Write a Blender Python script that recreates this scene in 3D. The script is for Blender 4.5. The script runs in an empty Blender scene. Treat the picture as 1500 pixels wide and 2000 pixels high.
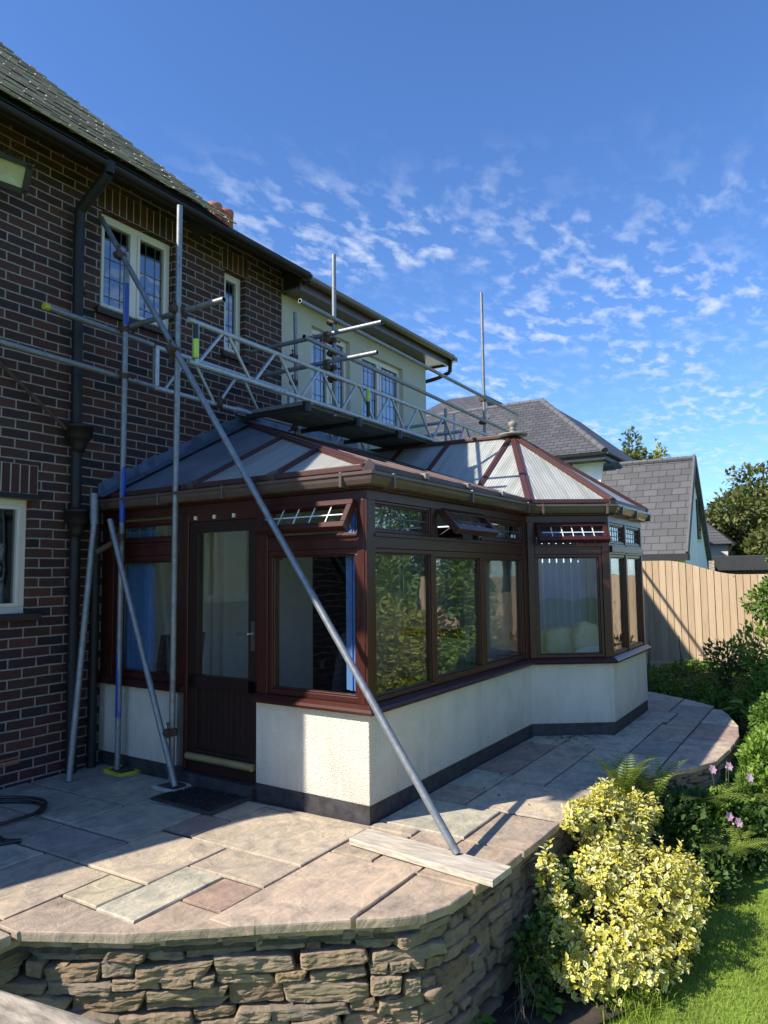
import bpy, math, random
from mathutils import Vector, Matrix, noise
V = Vector
R = math.radians
sc = bpy.context.scene
col = sc.collection

# ---------------------------------------------------------------- camera
FPX = 1413.4
yaw, pit, rol = R(31.986), R(4.886), R(-0.653)
fw = V((math.cos(yaw)*math.cos(pit), math.sin(yaw)*math.cos(pit), math.sin(pit)))
rt = V((math.sin(yaw), -math.cos(yaw), 0)); up = rt.cross(fw)
rt2 = rt*math.cos(rol)+up*math.sin(rol); up2 = -rt*math.sin(rol)+up*math.cos(rol)
cd = bpy.data.cameras.new('camera'); cam = bpy.data.objects.new('camera', cd); col.objects.link(cam)
M = Matrix((rt2, up2, -fw)).transposed().to_4x4(); M.translation = V((-4.118, -2.708, 1.65))
cam.matrix_world = M
cd.sensor_fit = 'VERTICAL'; cd.sensor_height = 24.0; cd.lens = FPX/2000*24.0
cd.clip_start = 0.05; cd.clip_end = 600
cd.dof.use_dof = True; cd.dof.focus_distance = 5.5; cd.dof.aperture_fstop = 7.0
sc.camera = cam

# ---------------------------------------------------------------- light and sky
SUNAZ = V((-0.831, 0.557, 0)).normalized(); SUNEL = R(41.0)
sund = V((SUNAZ.x*math.cos(SUNEL), SUNAZ.y*math.cos(SUNEL), math.sin(SUNEL)))
ld = bpy.data.lights.new('sun', 'SUN'); ld.energy = 4.6; ld.angle = R(0.53); ld.color = (1.0, .925, .80)
lo = bpy.data.objects.new('sun', ld); col.objects.link(lo); lo.rotation_euler = sund.to_track_quat('Z', 'Y').to_euler()
lo.location = sund*40
w = bpy.data.worlds.new('World'); sc.world = w; w.use_nodes = True
nt = w.node_tree; nt.nodes.clear()
def nn(t, ty, **k):
    n = t.nodes.new(ty)
    for a, b in k.items():
        if a.startswith('i_'):
            n.inputs[a[2:].replace('_', ' ')].default_value = b
        else: setattr(n, a, b)
    return n
out = nn(nt, 'ShaderNodeOutputWorld'); bg = nn(nt, 'ShaderNodeBackground'); bg.inputs[1].default_value = 0.10
sky = nn(nt, 'ShaderNodeTexSky', sky_type='NISHITA', sun_disc=False)
sky.sun_elevation = SUNEL; sky.sun_rotation = math.atan2(SUNAZ.x, SUNAZ.y); sky.air_density = 1.0; sky.dust_density = 0.25; sky.ozone_density = 2.6
tc = nn(nt, 'ShaderNodeTexCoord')
sep = nn(nt, 'ShaderNodeSeparateXYZ'); nt.links.new(tc.outputs['Generated'], sep.inputs[0])
def wm(op, a, b=None, c=None, clamp=False):
    n = nn(nt, 'ShaderNodeMath', operation=op); n.use_clamp = clamp
    for i, x in enumerate((a, b, c)):
        if x is None: continue
        if isinstance(x, (int, float)): n.inputs[i].default_value = x
        else: nt.links.new(x, n.inputs[i])
    return n.outputs[0]
zz = wm('ADD', wm('MAXIMUM', sep.outputs[2], 0.0), 0.10)
cx = wm('DIVIDE', sep.outputs[0], zz); cy = wm('DIVIDE', sep.outputs[1], zz)
cmb = nn(nt, 'ShaderNodeCombineXYZ'); nt.links.new(cx, cmb.inputs[0]); nt.links.new(cy, cmb.inputs[1])
mp = nn(nt, 'ShaderNodeMapping'); mp.inputs['Rotation'].default_value = (0, 0, R(25)); mp.inputs['Scale'].default_value = (1, 1.5, 1)
nt.links.new(cmb.outputs[0], mp.inputs[0])
n1 = nn(nt, 'ShaderNodeTexNoise'); n1.inputs['Scale'].default_value = 11.0; n1.inputs['Detail'].default_value = 8; n1.inputs['Roughness'].default_value = .55; n1.inputs['Distortion'].default_value = .15
nt.links.new(mp.outputs[0], n1.inputs['Vector'])
n2 = nn(nt, 'ShaderNodeTexNoise'); n2.inputs['Scale'].default_value = 1.6; n2.inputs['Detail'].default_value = 3
nt.links.new(cmb.outputs[0], n2.inputs['Vector'])
mr1 = nn(nt, 'ShaderNodeMapRange'); mr1.inputs[1].default_value = .48; mr1.inputs[2].default_value = .74; nt.links.new(n1.outputs[0], mr1.inputs[0])
# cloud field: strong between about 5 and 25 degrees of elevation, thinning above
mr2 = nn(nt, 'ShaderNodeMapRange', interpolation_type='SMOOTHSTEP'); mr2.inputs[1].default_value = .55; mr2.inputs[2].default_value = .40; nt.links.new(sep.outputs[2], mr2.inputs[0])
mr3 = nn(nt, 'ShaderNodeMapRange', interpolation_type='SMOOTHSTEP'); mr3.inputs[1].default_value = .40; mr3.inputs[2].default_value = .60; nt.links.new(n2.outputs[0], mr3.inputs[0])
cf = wm('MULTIPLY', wm('MULTIPLY', mr1.outputs[0], mr2.outputs[0]), wm('ADD', wm('MULTIPLY', mr3.outputs[0], .85), .15))
cf = wm('MULTIPLY', cf, .95, clamp=True)
mixc = nn(nt, 'ShaderNodeMix', data_type='RGBA'); nt.links.new(cf, mixc.inputs[0])
hs = nn(nt, 'ShaderNodeMix', data_type='RGBA', blend_type='MULTIPLY'); hs.inputs[0].default_value = 1.0
nt.links.new(sky.outputs[0], hs.inputs[6]); hs.inputs[7].default_value = (.70, .98, 1.38, 1)
nt.links.new(hs.outputs[2], mixc.inputs[6]); mixc.inputs[7].default_value = (5.0, 5.6, 6.8, 1)
nt.links.new(mixc.outputs[2], bg.inputs[0]); nt.links.new(bg.outputs[0], out.inputs[0])
vs = sc.view_settings; vs.view_transform = 'Standard'; vs.look = 'None'; vs.gamma = 1; vs.exposure = 0.72
sc.cycles.max_bounces = 8; sc.cycles.transparent_max_bounces = 16; sc.cycles.glossy_bounces = 4
sc.cycles.caustics_reflective = False; sc.cycles.caustics_refractive = False
sc.cycles.use_denoising = True

# ---------------------------------------------------------------- materials
def newmat(name):
    m = bpy.data.materials.new(name); m.use_nodes = True
    t = m.node_tree; b = t.nodes['Principled BSDF']
    return m, t, b
def lk(t, a, b): t.links.new(a, b)
def pos(t, scale=(1, 1, 1)):
    g = nn(t, 'ShaderNodeNewGeometry'); mpn = nn(t, 'ShaderNodeMapping'); mpn.inputs['Scale'].default_value = scale
    lk(t, g.outputs['Position'], mpn.inputs[0]); return mpn.outputs[0]
def noi(t, vec, s, d=4, r=.55, dist=0):
    n = nn(t, 'ShaderNodeTexNoise'); n.inputs['Scale'].default_value = s; n.inputs['Detail'].default_value = d
    n.inputs['Roughness'].default_value = r; n.inputs['Distortion'].default_value = dist; lk(t, vec, n.inputs['Vector']); return n.outputs[0]
def ramp(t, fac, stops):
    n = nn(t, 'ShaderNodeValToRGB'); e = n.color_ramp.elements
    while len(e) < len(stops): e.new(.5)
    for x, (p, c) in zip(e, stops):
        x.position = p; x.color = (*c, 1) if len(c) == 3 else c
    lk(t, fac, n.inputs[0]); return n.outputs[0]
def mixc_(t, f, a, b, mode='MIX'):
    n = nn(t, 'ShaderNodeMix', data_type='RGBA', blend_type=mode)
    for i, x in ((0, f), (6, a), (7, b)):
        if isinstance(x, (int, float)): n.inputs[i].default_value = x
        elif isinstance(x, tuple): n.inputs[i].default_value = (*x, 1)
        else: lk(t, x, n.inputs[i])
    return n.outputs[2]
def bump(t, b, h, st=.3, dist=.01):
    n = nn(t, 'ShaderNodeBump'); n.inputs['Strength'].default_value = st; n.inputs['Distance'].default_value = dist
    lk(t, h, n.inputs['Height']); lk(t, n.outputs[0], b.inputs['Normal']); return n
def island(t): return nn(t, 'ShaderNodeNewGeometry').outputs['Random Per Island']
def simple(name, c, rough=.5, metal=0, var=.15, scale=8, bs=.15, bsc=60, stretch=(1, 1, 1), isl=0, spec=.5):
    m, t, b = newmat(name); v = pos(t, stretch)
    n = noi(t, v, scale)
    lo_ = tuple(x*(1-var) for x in c); hi = tuple(min(1, x*(1+var)) for x in c)
    cc = ramp(t, n, [(.3, lo_), (.7, hi)])
    if isl:
        cc = mixc_(t, isl, cc, ramp(t, island(t), [(0, tuple(x*.55 for x in c)), (1, tuple(min(1, x*1.5) for x in c))]))
    lk(t, cc, b.inputs['Base Color']); b.inputs['Roughness'].default_value = rough; b.inputs['Metallic'].default_value = metal
    b.inputs['Specular IOR Level'].default_value = spec
    if bs: bump(t, b, noi(t, v, bsc, 5), bs, .004)
    return m
MT = {}
# brick
m, t, b = newmat('brick'); g = nn(t, 'ShaderNodeNewGeometry'); s_ = nn(t, 'ShaderNodeSeparateXYZ'); lk(t, g.outputs['Position'], s_.inputs[0])
ad = nn(t, 'ShaderNodeMath', operation='ADD'); lk(t, s_.outputs[0], ad.inputs[0]); lk(t, s_.outputs[1], ad.inputs[1])
wob = noi(t, g.outputs['Position'], 3.0, 2); wo2 = nn(t, 'ShaderNodeMath', operation='MULTIPLY_ADD'); lk(t, wob, wo2.inputs[0]); wo2.inputs[1].default_value = .012; lk(t, s_.outputs[2], wo2.inputs[2])
az = nn(t, 'ShaderNodeMath', operation='ADD'); lk(t, wo2.outputs[0], az.inputs[0]); az.inputs[1].default_value = -1.006+0.0815*40
ax = nn(t, 'ShaderNodeMath', operation='ADD'); lk(t, ad.outputs[0], ax.inputs[0]); ax.inputs[1].default_value = 24.5
cb = nn(t, 'ShaderNodeCombineXYZ'); lk(t, ax.outputs[0], cb.inputs[0]); lk(t, az.outputs[0], cb.inputs[1])
br = nn(t, 'ShaderNodeTexBrick'); br.offset = .5; lk(t, cb.outputs[0], br.inputs['Vector'])
for k, x in dict(Scale=1, Bias=0).items(): br.inputs[k].default_value = x
br.inputs['Mortar Size'].default_value = .0066; br.inputs['Mortar Smooth'].default_value = .15; br.inputs['Brick Width'].default_value = .243; br.inputs['Row Height'].default_value = .0815
br.inputs['Color1'].default_value = (0, 0, 0, 1); br.inputs['Color2'].default_value = (1, 1, 1, 1); br.inputs['Mortar'].default_value = (.5, .5, .5, 1)
bc = ramp(t, br.outputs['Color'], [(0, (.022, .016, .020)), (.2, (.085, .032, .027)), (.4, (.040, .023, .025)), (.6, (.105, .036, .027)), (.8, (.062, .034, .024)), (1, (.13, .046, .032))])
bc = mixc_(t, .5, bc, ramp(t, noi(t, g.outputs['Position'], 30, 5), [(.3, (.35, .33, .32)), (.75, (1, 1, 1))]), 'MULTIPLY')
mo = ramp(t, noi(t, g.outputs['Position'], 25, 4), [(.3, (.25, .205, .175)), (.7, (.37, .31, .265))])
lk(t, mixc_(t, br.outputs['Fac'], bc, mo), b.inputs['Base Color']); b.inputs['Roughness'].default_value = .85
hh = nn(t, 'ShaderNodeMath', operation='MULTIPLY_ADD'); lk(t, noi(t, g.outputs['Position'], 60, 5), hh.inputs[0]); hh.inputs[1].default_value = .5; inv = nn(t, 'ShaderNodeMath', operation='MULTIPLY'); lk(t, br.outputs['Fac'], inv.inputs[0]); inv.inputs[1].default_value = -.6; lk(t, inv.outputs[0], hh.inputs[2])
bump(t, b, hh.outputs[0], .6, .006); MT['brick'] = m
# single brick (soldiers)
m, t, b = newmat('soldier_brick')
bc = ramp(t, island(t), [(0, (.035, .022, .023)), (.4, (.085, .032, .025)), (.7, (.055, .028, .025)), (1, (.11, .042, .03))])
bc = mixc_(t, .5, bc, ramp(t, noi(t, pos(t), 30, 5), [(.3, (.4, .4, .4)), (.75, (1, 1, 1))]), 'MULTIPLY')
lk(t, bc, b.inputs['Base Color']); b.inputs['Roughness'].default_value = .85; bump(t, b, noi(t, pos(t), 70, 5), .4, .004); MT['soldier'] = m
MT['mortar'] = simple('mortar', (.48, .39, .31), .95, bs=.4)
def render_mat(name, c, sc_=85, st=.8, dist=.008, stain=True):
    m, t, b = newmat(name); v = pos(t)
    vo = nn(t, 'ShaderNodeTexVoronoi', feature='SMOOTH_F1'); vo.inputs['Scale'].default_value = sc_; lk(t, v, vo.inputs['Vector'])
    n = noi(t, v, sc_*.6, 4, .7, 1.2)
    a = nn(t, 'ShaderNodeMath', operation='ADD'); lk(t, vo.outputs[0], a.inputs[0]); lk(t, n, a.inputs[1])
    bump(t, b, a.outputs[0], st, dist)
    cc = ramp(t, noi(t, v, 3, 4), [(.3, tuple(x*.9 for x in c)), (.7, c)])
    if stain:
        s1 = noi(t, pos(t, (2.2, 2.2, .9)), 2.2, 7, .65)
        cc = mixc_(t, ramp(t, s1, [(.47, (0, 0, 0)), (.80, (.38, .38, .38))]), cc, tuple(x*y for x, y in zip(c, (.42, .45, .44))))
        gz = nn(t, 'ShaderNodeSeparateXYZ'); lk(t, v, gz.inputs[0])
        mr = nn(t, 'ShaderNodeMapRange'); mr.inputs[1].default_value = .42; mr.inputs[2].default_value = .10; mr.inputs[4].default_value = .45; lk(t, gz.outputs[2], mr.inputs[0])
        mm = nn(t, 'ShaderNodeMath', operation='MULTIPLY'); lk(t, mr.outputs[0], mm.inputs[0]); lk(t, noi(t, pos(t, (9, 9, 1.5)), 2.5, 5), mm.inputs[1])
        cc = mixc_(t, mm.outputs[0], cc, (.20, .19, .15))
    lk(t, cc, b.inputs['Base Color']); b.inputs['Roughness'].default_value = .92
    return m
MT['render'] = render_mat('roughcast_cream', (.80, .745, .62), 110, 1.0, .007)
MT['hrender'] = render_mat('house_render', (.60, .57, .46), 45, .35, .006, False)
MT['nrender'] = render_mat('neighbour_render', (.80, .82, .84), 30, .2, .006, False)
MT['plinth'] = simple('plinth_black', (.045, .042, .045), .6, var=.5, scale=14, bs=.4)
def wood_upvc(name, c, rough=.32):
    m, t, b = newmat(name); v = pos(t, (1, 1, 1))
    n = noi(t, pos(t, (60, 60, 3)), 3, 3); cc = ramp(t, n, [(.35, tuple(x*.72 for x in c)), (.65, tuple(x*1.15 for x in c))])
    lk(t, cc, b.inputs['Base Color']); b.inputs['Roughness'].default_value = rough; bump(t, b, n, .08, .002); return m
MT['frame'] = wood_upvc('rosewood_frame', (.062, .0165, .012))
MT['door'] = wood_upvc('dark_door', (.026, .0115, .009), .4)
MT['cap'] = wood_upvc('rosewood_capping', (.082, .031, .026), .45)
MT['gutter'] = simple('brown_gutter', (.115, .080, .074), .26, var=.12, bs=.05)
MT['darktimber'] = simple('dark_stained_timber', (.035, .022, .018), .6, var=.4, scale=10, stretch=(1, 6, 6))
MT['blackpipe'] = simple('black_iron_pipe', (.014, .012, .013), .6, var=.3)
MT['white'] = simple('white_upvc', (.80, .72, .62), .35, var=.04, bs=0)
MT['lead'] = simple('lead_flashing', (.13, .165, .24), .5, metal=.25, var=.35, scale=9, bs=.35, bsc=25)
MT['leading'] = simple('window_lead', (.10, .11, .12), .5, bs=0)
MT['sunlit_lead'] = simple('sunlit_leading', (.75, .76, .74), .5, bs=0)  # paler copy of the leading for sunlit fanlights, sunlight put into the colour
def steel(name, c, rough=.38, rust=.25, metal=.75):
    m, t, b = newmat(name); v = pos(t, (1, 1, 1))
    cc = ramp(t, noi(t, v, 22, 5, .6), [(.3, tuple(x*.7 for x in c)), (.65, c)])
    r = ramp(t, noi(t, v, 7, 6, .7), [(.58, (0, 0, 0)), (.70, (rust, rust, rust))])
    cc = mixc_(t, r, cc, (.16, .085, .055)); lk(t, cc, b.inputs['Base Color'])
    b.inputs['Metallic'].default_value = metal; lk(t, ramp(t, noi(t, v, 30, 4), [(.3, (rough,)*3), (.7, (rough+.2,)*3)]), b.inputs['Roughness'])
    return m
MT['tube'] = steel('galvanised_tube', (.30, .315, .335), .42, .55, .55)
MT['tubel'] = steel('aluminium_tube', (.55, .57, .60), .38, .1, .55)
MT['rust'] = steel('rusty_steel', (.11, .07, .055), .7, .9, .3)
MT['bore'] = simple('tube_bore', (.02, .02, .02), .9, bs=0)
MT['bluetape'] = simple('blue_band', (.02, .07, .42), .4, var=.2)
MT['lime'] = simple('lime_sleeve', (.50, .68, .08), .5, var=.1)
MT['yellow'] = simple('yellow_plastic', (.55, .50, .05), .55, var=.3)
MT['padwhite'] = simple('grey_white_plastic', (.42, .42, .36), .6, var=.3)
MT['board'] = simple('scaffold_boards', (.15, .135, .115), .8, var=.4, scale=6, stretch=(1, 9, 9), isl=.3)
MT['plank'] = simple('pale_weathered_plank', (.50, .44, .35), .85, var=.35, scale=7, stretch=(9, 1, 9), bs=.5)
MT['oldwood'] = simple('grey_weathered_timber', (.33, .28, .21), .9, var=.6, scale=14, stretch=(3, 1, 3), bs=.5)
MT['fence'] = None
m, t, b = newmat('fence_boards')
v = pos(t, (9, 9, .9)); n = noi(t, v, 2.6, 8, .65, 1.0)
cc = ramp(t, n, [(.25, (.36, .24, .14)), (.5, (.47, .35, .22)), (.75, (.56, .44, .30))])
cc = mixc_(t, .45, cc, ramp(t, island(t), [(0, (.36, .24, .145)), (.5, (.47, .35, .22)), (1, (.55, .43, .29))]))
vo = nn(t, 'ShaderNodeTexVoronoi'); vo.inputs['Scale'].default_value = 4.2; lk(t, pos(t, (1, 1, .75)), vo.inputs['Vector'])
cc = mixc_(t, ramp(t, vo.outputs[0], [(.035, (.8, .8, .8)), (.075, (0, 0, 0))]), cc, (.16, .09, .05))
lk(t, cc, b.inputs['Base Color']); b.inputs['Roughness'].default_value = .85; bump(t, b, n, .2, .004); MT['fence'] = m
# glass: thin pane, reflection rises with angle
def glass(name, base=.07, tint=(.97, .98, .98)):
    m, t, b = newmat(name); t.nodes.remove(b); o = t.nodes['Material Output']
    g = nn(t, 'ShaderNodeNewGeometry'); d = nn(t, 'ShaderNodeVectorMath', operation='DOT_PRODUCT'); lk(t, g.outputs['Incoming'], d.inputs[0]); lk(t, g.outputs['Normal'], d.inputs[1])
    def mth(op, a, bb): 
        n = nn(t, 'ShaderNodeMath', operation=op)
        for i, x in enumerate((a, bb)):
            if x is None: continue
            if isinstance(x, (int, float)): n.inputs[i].default_value = x
            else: lk(t, x, n.inputs[i])
        return n.outputs[0]
    c = mth('ABSOLUTE', d.outputs['Value'], None); p = mth('POWER', mth('SUBTRACT', 1.0, c), 3.0)
    f = mth('ADD', mth('MULTIPLY', p, 1-base), base)
    gl = nn(t, 'ShaderNodeBsdfGlossy'); gl.inputs['Roughness'].default_value = .0; tr = nn(t, 'ShaderNodeBsdfTransparent'); tr.inputs[0].default_value = (*tint, 1)
    wv = noi(t, g.outputs['Position'], 2.5, 2); bp = nn(t, 'ShaderNodeBump'); bp.inputs['Strength'].default_value = .25; bp.inputs['Distance'].default_value = .01; lk(t, wv, bp.inputs['Height']); lk(t, bp.outputs[0], gl.inputs['Normal'])
    mx = nn(t, 'ShaderNodeMixShader'); lk(t, f, mx.inputs[0]); lk(t, tr.outputs[0], mx.inputs[1]); lk(t, gl.outputs[0], mx.inputs[2]); lk(t, mx.outputs[0], o.inputs[0])
    return m
MT['glass'] = glass('clear_glass', .05)
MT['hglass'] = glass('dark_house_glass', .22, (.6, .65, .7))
# polycarbonate roof panel, ribs from UV
m, t, b = newmat('polycarbonate'); uv = nn(t, 'ShaderNodeUVMap'); wv = nn(t, 'ShaderNodeTexWave', wave_type='BANDS', bands_direction='X'); wv.inputs['Scale'].default_value = 10.0
lk(t, uv.outputs[0], wv.inputs[0])
cc = mixc_(t, .35, (.64, .64, .59), ramp(t, noi(t, pos(t), 5, 6), [(.3, (.36, .37, .34)), (.7, (.78, .78, .73))]))
cc = mixc_(t, ramp(t, wv.outputs[0], [(.15, (.75, .75, .75)), (.5, (0, 0, 0))]), cc, (.22, .23, .22))
st = nn(t, 'ShaderNodeMapping'); st.inputs['Scale'].default_value = (9, .5, 1); lk(t, uv.outputs[0], st.inputs[0])
cc = mixc_(t, ramp(t, noi(t, st.outputs[0], 1.5, 5), [(.48, (0, 0, 0)), (.62, (.6, .6, .6))]), cc, (.30, .31, .26))
lk(t, cc, b.inputs['Base Color']); b.inputs['Roughness'].default_value = .28
bump(t, b, wv.outputs[0], .25, .004)
tl = nn(t, 'ShaderNodeBsdfTranslucent'); tl.inputs[0].default_value = (.8, .82, .8, 1); mx = nn(t, 'ShaderNodeMixShader'); mx.inputs[0].default_value = .28
lk(t, b.outputs[0], mx.inputs[1]); lk(t, tl.outputs[0], mx.inputs[2]); lk(t, mx.outputs[0], t.nodes['Material Output'].inputs[0]); MT['poly'] = m
MT['finial'] = simple('finial_grey', (.24, .225, .19), .6, var=.25)
MT['poly_shade'] = simple('shaded_polycarbonate', (.17, .19, .23), .3, var=.25, scale=4, bs=.1)  # darker panel by the house wall: shade and the wall's reflection painted in
# slabs: colour attribute per slab
m, t, b = newmat('sandstone_slabs'); at = nn(t, 'ShaderNodeAttribute', attribute_name='tint'); v = pos(t)
n = noi(t, v, 4.5, 7, .6, 1.0); n2_ = noi(t, pos(t, (1, 2.5, 1)), 12, 6, .6, .8)
cc = mixc_(t, .9, at.outputs['Color'], ramp(t, n, [(.28, (.50, .50, .50)), (.5, (.92, .90, .87)), (.72, (1.25, 1.17, 1.02))]), 'MULTIPLY')
cc = mixc_(t, .7, cc, ramp(t, n2_, [(.3, (.66, .67, .68)), (.6, (1.05, 1.04, 1.02))]), 'MULTIPLY')
cc = mixc_(t, ramp(t, noi(t, v, 60, 4, .8), [(.66, (0, 0, 0)), (.74, (.5, .5, .5))]), cc, (.17, .15, .13))
cc = mixc_(t, ramp(t, noi(t, v, 2.0, 8, .72), [(.55, (0, 0, 0)), (.75, (.5, .5, .5))]), cc, (.20, .175, .15))
cc = mixc_(t, ramp(t, noi(t, pos(t, (3, 1, 1)), 6, 8, .7, 1.5), [(.58, (0, 0, 0)), (.70, (.45, .45, .45))]), cc, (.50, .36, .22))
lk(t, cc, b.inputs['Base Color']); b.inputs['Roughness'].default_value = .78; bump(t, b, noi(t, v, 9, 9, .62, 1.4), .55, .02); MT['slab'] = m
MT['joint'] = simple('slab_jointing', (.075, .062, .05), .95, var=.5, scale=20, bs=.5)
m, t, b = newmat('wall_stone'); v = pos(t)
cc = ramp(t, island(t), [(0, (.29, .205, .135)), (.2, (.48, .355, .235)), (.4, (.37, .28, .195)), (.6, (.51, .39, .265)), (.8, (.34, .275, .215)), (1, (.54, .375, .215))])
cc = mixc_(t, .7, cc, ramp(t, noi(t, v, 16, 7, .65, .5), [(.25, (.45, .42, .40)), (.5, (.95, .92, .88)), (.75, (1.25, 1.2, 1.1))]), 'MULTIPLY')
cc = mixc_(t, ramp(t, noi(t, v, 5, 6, .7), [(.62, (0, 0, 0)), (.72, (.25, .25, .25))]), cc, (.27, .25, .12))
lk(t, cc, b.inputs['Base Color']); b.inputs['Roughness'].default_value = .92; bump(t, b, noi(t, pos(t, (1, 1, 2.0)), 40, 10, .8, .3), 1.0, .022); MT['stone'] = m
MT['pinkmortar'] = simple('pink_bedding_mortar', (.42, .30, .235), .95, var=.3, scale=12, bs=.8, bsc=30)
MT['soil'] = simple('dark_soil', (.045, .032, .022), .98, var=.6, scale=12, bs=1, bsc=40)
# grass
def leafmat(name, stops, rough=.5, trans=.3, attr=False):
    m, t, b = newmat(name)
    if attr:
        a = nn(t, 'ShaderNodeAttribute', attribute_name='tint'); cc = a.outputs['Color']
        cc = mixc_(t, .35, cc, ramp(t, island(t), [(0, (.6, .62, .5)), (1, (1.2, 1.15, 1.1))]), 'MULTIPLY')
    else: cc = ramp(t, island(t), stops)
    lk(t, cc, b.inputs['Base Color']); b.inputs['Roughness'].default_value = rough; b.inputs['Specular IOR Level'].default_value = .3
    tl = nn(t, 'ShaderNodeBsdfTranslucent'); lk(t, cc, tl.inputs[0]); mx = nn(t, 'ShaderNodeMixShader'); mx.inputs[0].default_value = trans
    lk(t, b.outputs[0], mx.inputs[1]); lk(t, tl.outputs[0], mx.inputs[2]); lk(t, mx.outputs[0], t.nodes['Material Output'].inputs[0]); return m
MT['varieg'] = leafmat('variegated_leaf', None, .4, .25, True)
G = lambda a, b_, c: [(0, a), (.5, b_), (1, c)]
MT['leaf_dark'] = leafmat('dark_green_leaf', G((.035, .075, .018), (.065, .125, .028), (.11, .18, .04)))
MT['leaf_mid'] = leafmat('mid_green_leaf', G((.07, .14, .022), (.13, .23, .035), (.20, .31, .055)))
MT['leaf_light'] = leafmat('light_green_leaf', G((.12, .22, .03), (.20, .32, .045), (.28, .40, .07)))
MT['leaf_yellow'] = leafmat('yellow_green_leaf', G((.20, .23, .035), (.33, .35, .06), (.45, .45, .10)))
MT['leaf_olive'] = leafmat('olive_leaf', G((.08, .11, .03), (.14, .17, .045), (.24, .23, .07)))
MT['leaf_blue'] = leafmat('blue_green_leaf', G((.06, .12, .07), (.10, .18, .12), (.16, .25, .16)))
MT['fern'] = leafmat('fern_green', G((.13, .20, .03), (.20, .27, .045), (.28, .32, .07)))
MT['grass'] = leafmat('grass_blade', G((.15, .24, .02), (.24, .34, .035), (.36, .44, .08)), .6)
MT['petal'] = leafmat('pink_petal', G((.62, .35, .50), (.72, .45, .60), (.80, .55, .68)))
MT['orange'] = leafmat('orange_petal', G((.7, .14, .03), (.75, .2, .04), (.8, .3, .06)))
MT['seed'] = simple('brown_seed', (.12, .07, .04), .8)
MT['stem'] = simple('green_stem', (.07, .11, .03), .7)
MT['bark'] = simple('bark', (.12, .09, .065), .9, var=.4, scale=12, bs=.6)
MT['lawn'] = simple('lawn_ground', (.17, .25, .03), .9, var=.35, scale=5, bs=.8, bsc=90)
MT['slate'] = None
def slate(name, c, bw, rh, axis):
    m, t, b = newmat(name); g = nn(t, 'ShaderNodeNewGeometry'); s_ = nn(t, 'ShaderNodeSeparateXYZ'); lk(t, g.outputs['Position'], s_.inputs[0])
    cb = nn(t, 'ShaderNodeCombineXYZ'); lk(t, s_.outputs[axis], cb.inputs[0]); lk(t, s_.outputs[2], cb.inputs[1])
    br = nn(t, 'ShaderNodeTexBrick'); br.offset = .5; lk(t, cb.outputs[0], br.inputs['Vector']); br.inputs['Scale'].default_value = 1
    br.inputs['Mortar Size'].default_value = .010; br.inputs['Mortar Smooth'].default_value = .0; br.inputs['Brick Width'].default_value = bw; br.inputs['Row Height'].default_value = rh
    br.inputs['Color1'].default_value = (*[x*.8 for x in c], 1); br.inputs['Color2'].default_value = (*[x*1.2 for x in c], 1); br.inputs['Mortar'].default_value = (*[x*.25 for x in c], 1)
    cc = mixc_(t, .5, br.outputs['Color'], ramp(t, noi(t, g.outputs['Position'], 2, 5), [(.3, (.75, .75, .75)), (.7, (1.1, 1.1, 1.1))]), 'MULTIPLY')
    lk(t, cc, b.inputs['Base Color']); b.inputs['Roughness'].default_value = .62
    iv = nn(t, 'ShaderNodeMath', operation='MULTIPLY'); iv.inputs[1].default_value = -1; lk(t, br.outputs['Fac'], iv.inputs[0]); bump(t, b, iv.outputs[0], .6, .02)
    return m
MT['slateY'] = slate('grey_slate', (.078, .076, .077), .34, .125, 1)
MT['slateX'] = slate('grey_slate_side', (.072, .070, .072), .34, .125, 0)
MT['slateA'] = slate('annexe_slate', (.075, .074, .076), .40, .20, 1)
MT['ridge'] = simple('grey_ridge_tile', (.10, .097, .10), .7, var=.2)
m, t, b = newmat('old_roof_tiles')
cc = ramp(t, island(t), [(0, (.32, .26, .22)), (.3, (.52, .44, .37)), (.6, (.42, .355, .30)), (.85, (.64, .54, .45)), (1, (.36, .30, .255))])
cc = mixc_(t, ramp(t, noi(t, pos(t), 26, 7, .7), [(.52, (0, 0, 0)), (.66, (.4, .4, .4))]), cc, (.52, .50, .46))
cc = mixc_(t, ramp(t, noi(t, pos(t), 9, 4, .6), [(.66, (0, 0, 0)), (.72, (.35, .35, .35))]), cc, (.40, .34, .12))
lk(t, cc, b.inputs['Base Color']); b.inputs['Roughness'].default_value = .9; bump(t, b, noi(t, pos(t), 50, 5), .4, .005); MT['tile'] = m
MT['terracotta'] = simple('terracotta_pot', (.36, .13, .075), .8, var=.2)
MT['plaster'] = simple('interior_plaster', (.72, .72, .66), .9, var=.05, bs=.05)
MT['floor'] = simple('interior_floor', (.20, .16, .12), .5, var=.2)
MT['blind'] = simple('blue_blind_fabric', (.22, .44, .80), .8, var=.08, bs=0)
MT['paleblind'] = simple('pale_blind_fabric', (.55, .58, .58), .8, var=.06, bs=0)
for k_ in ('blind', 'paleblind'):
    t = MT[k_].node_tree; b = t.nodes['Principled BSDF']; tl = nn(t, 'ShaderNodeBsdfTranslucent'); tl.inputs[0].default_value = (.30, .52, .85, 1) if k_ == 'blind' else (.6, .63, .63, 1)
    mx = nn(t, 'ShaderNodeMixShader'); mx.inputs[0].default_value = .5; lk(t, b.outputs[0], mx.inputs[1]); lk(t, tl.outputs[0], mx.inputs[2]); lk(t, mx.outputs[0], t.nodes['Material Output'].inputs[0])
MT['chair'] = simple('dark_rattan', (.03, .03, .033), .7, var=.3, bs=.6, bsc=70)
MT['fabric'] = simple('grey_cushion_fabric', (.46, .44, .40), .9, var=.12, bs=.4)
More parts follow.
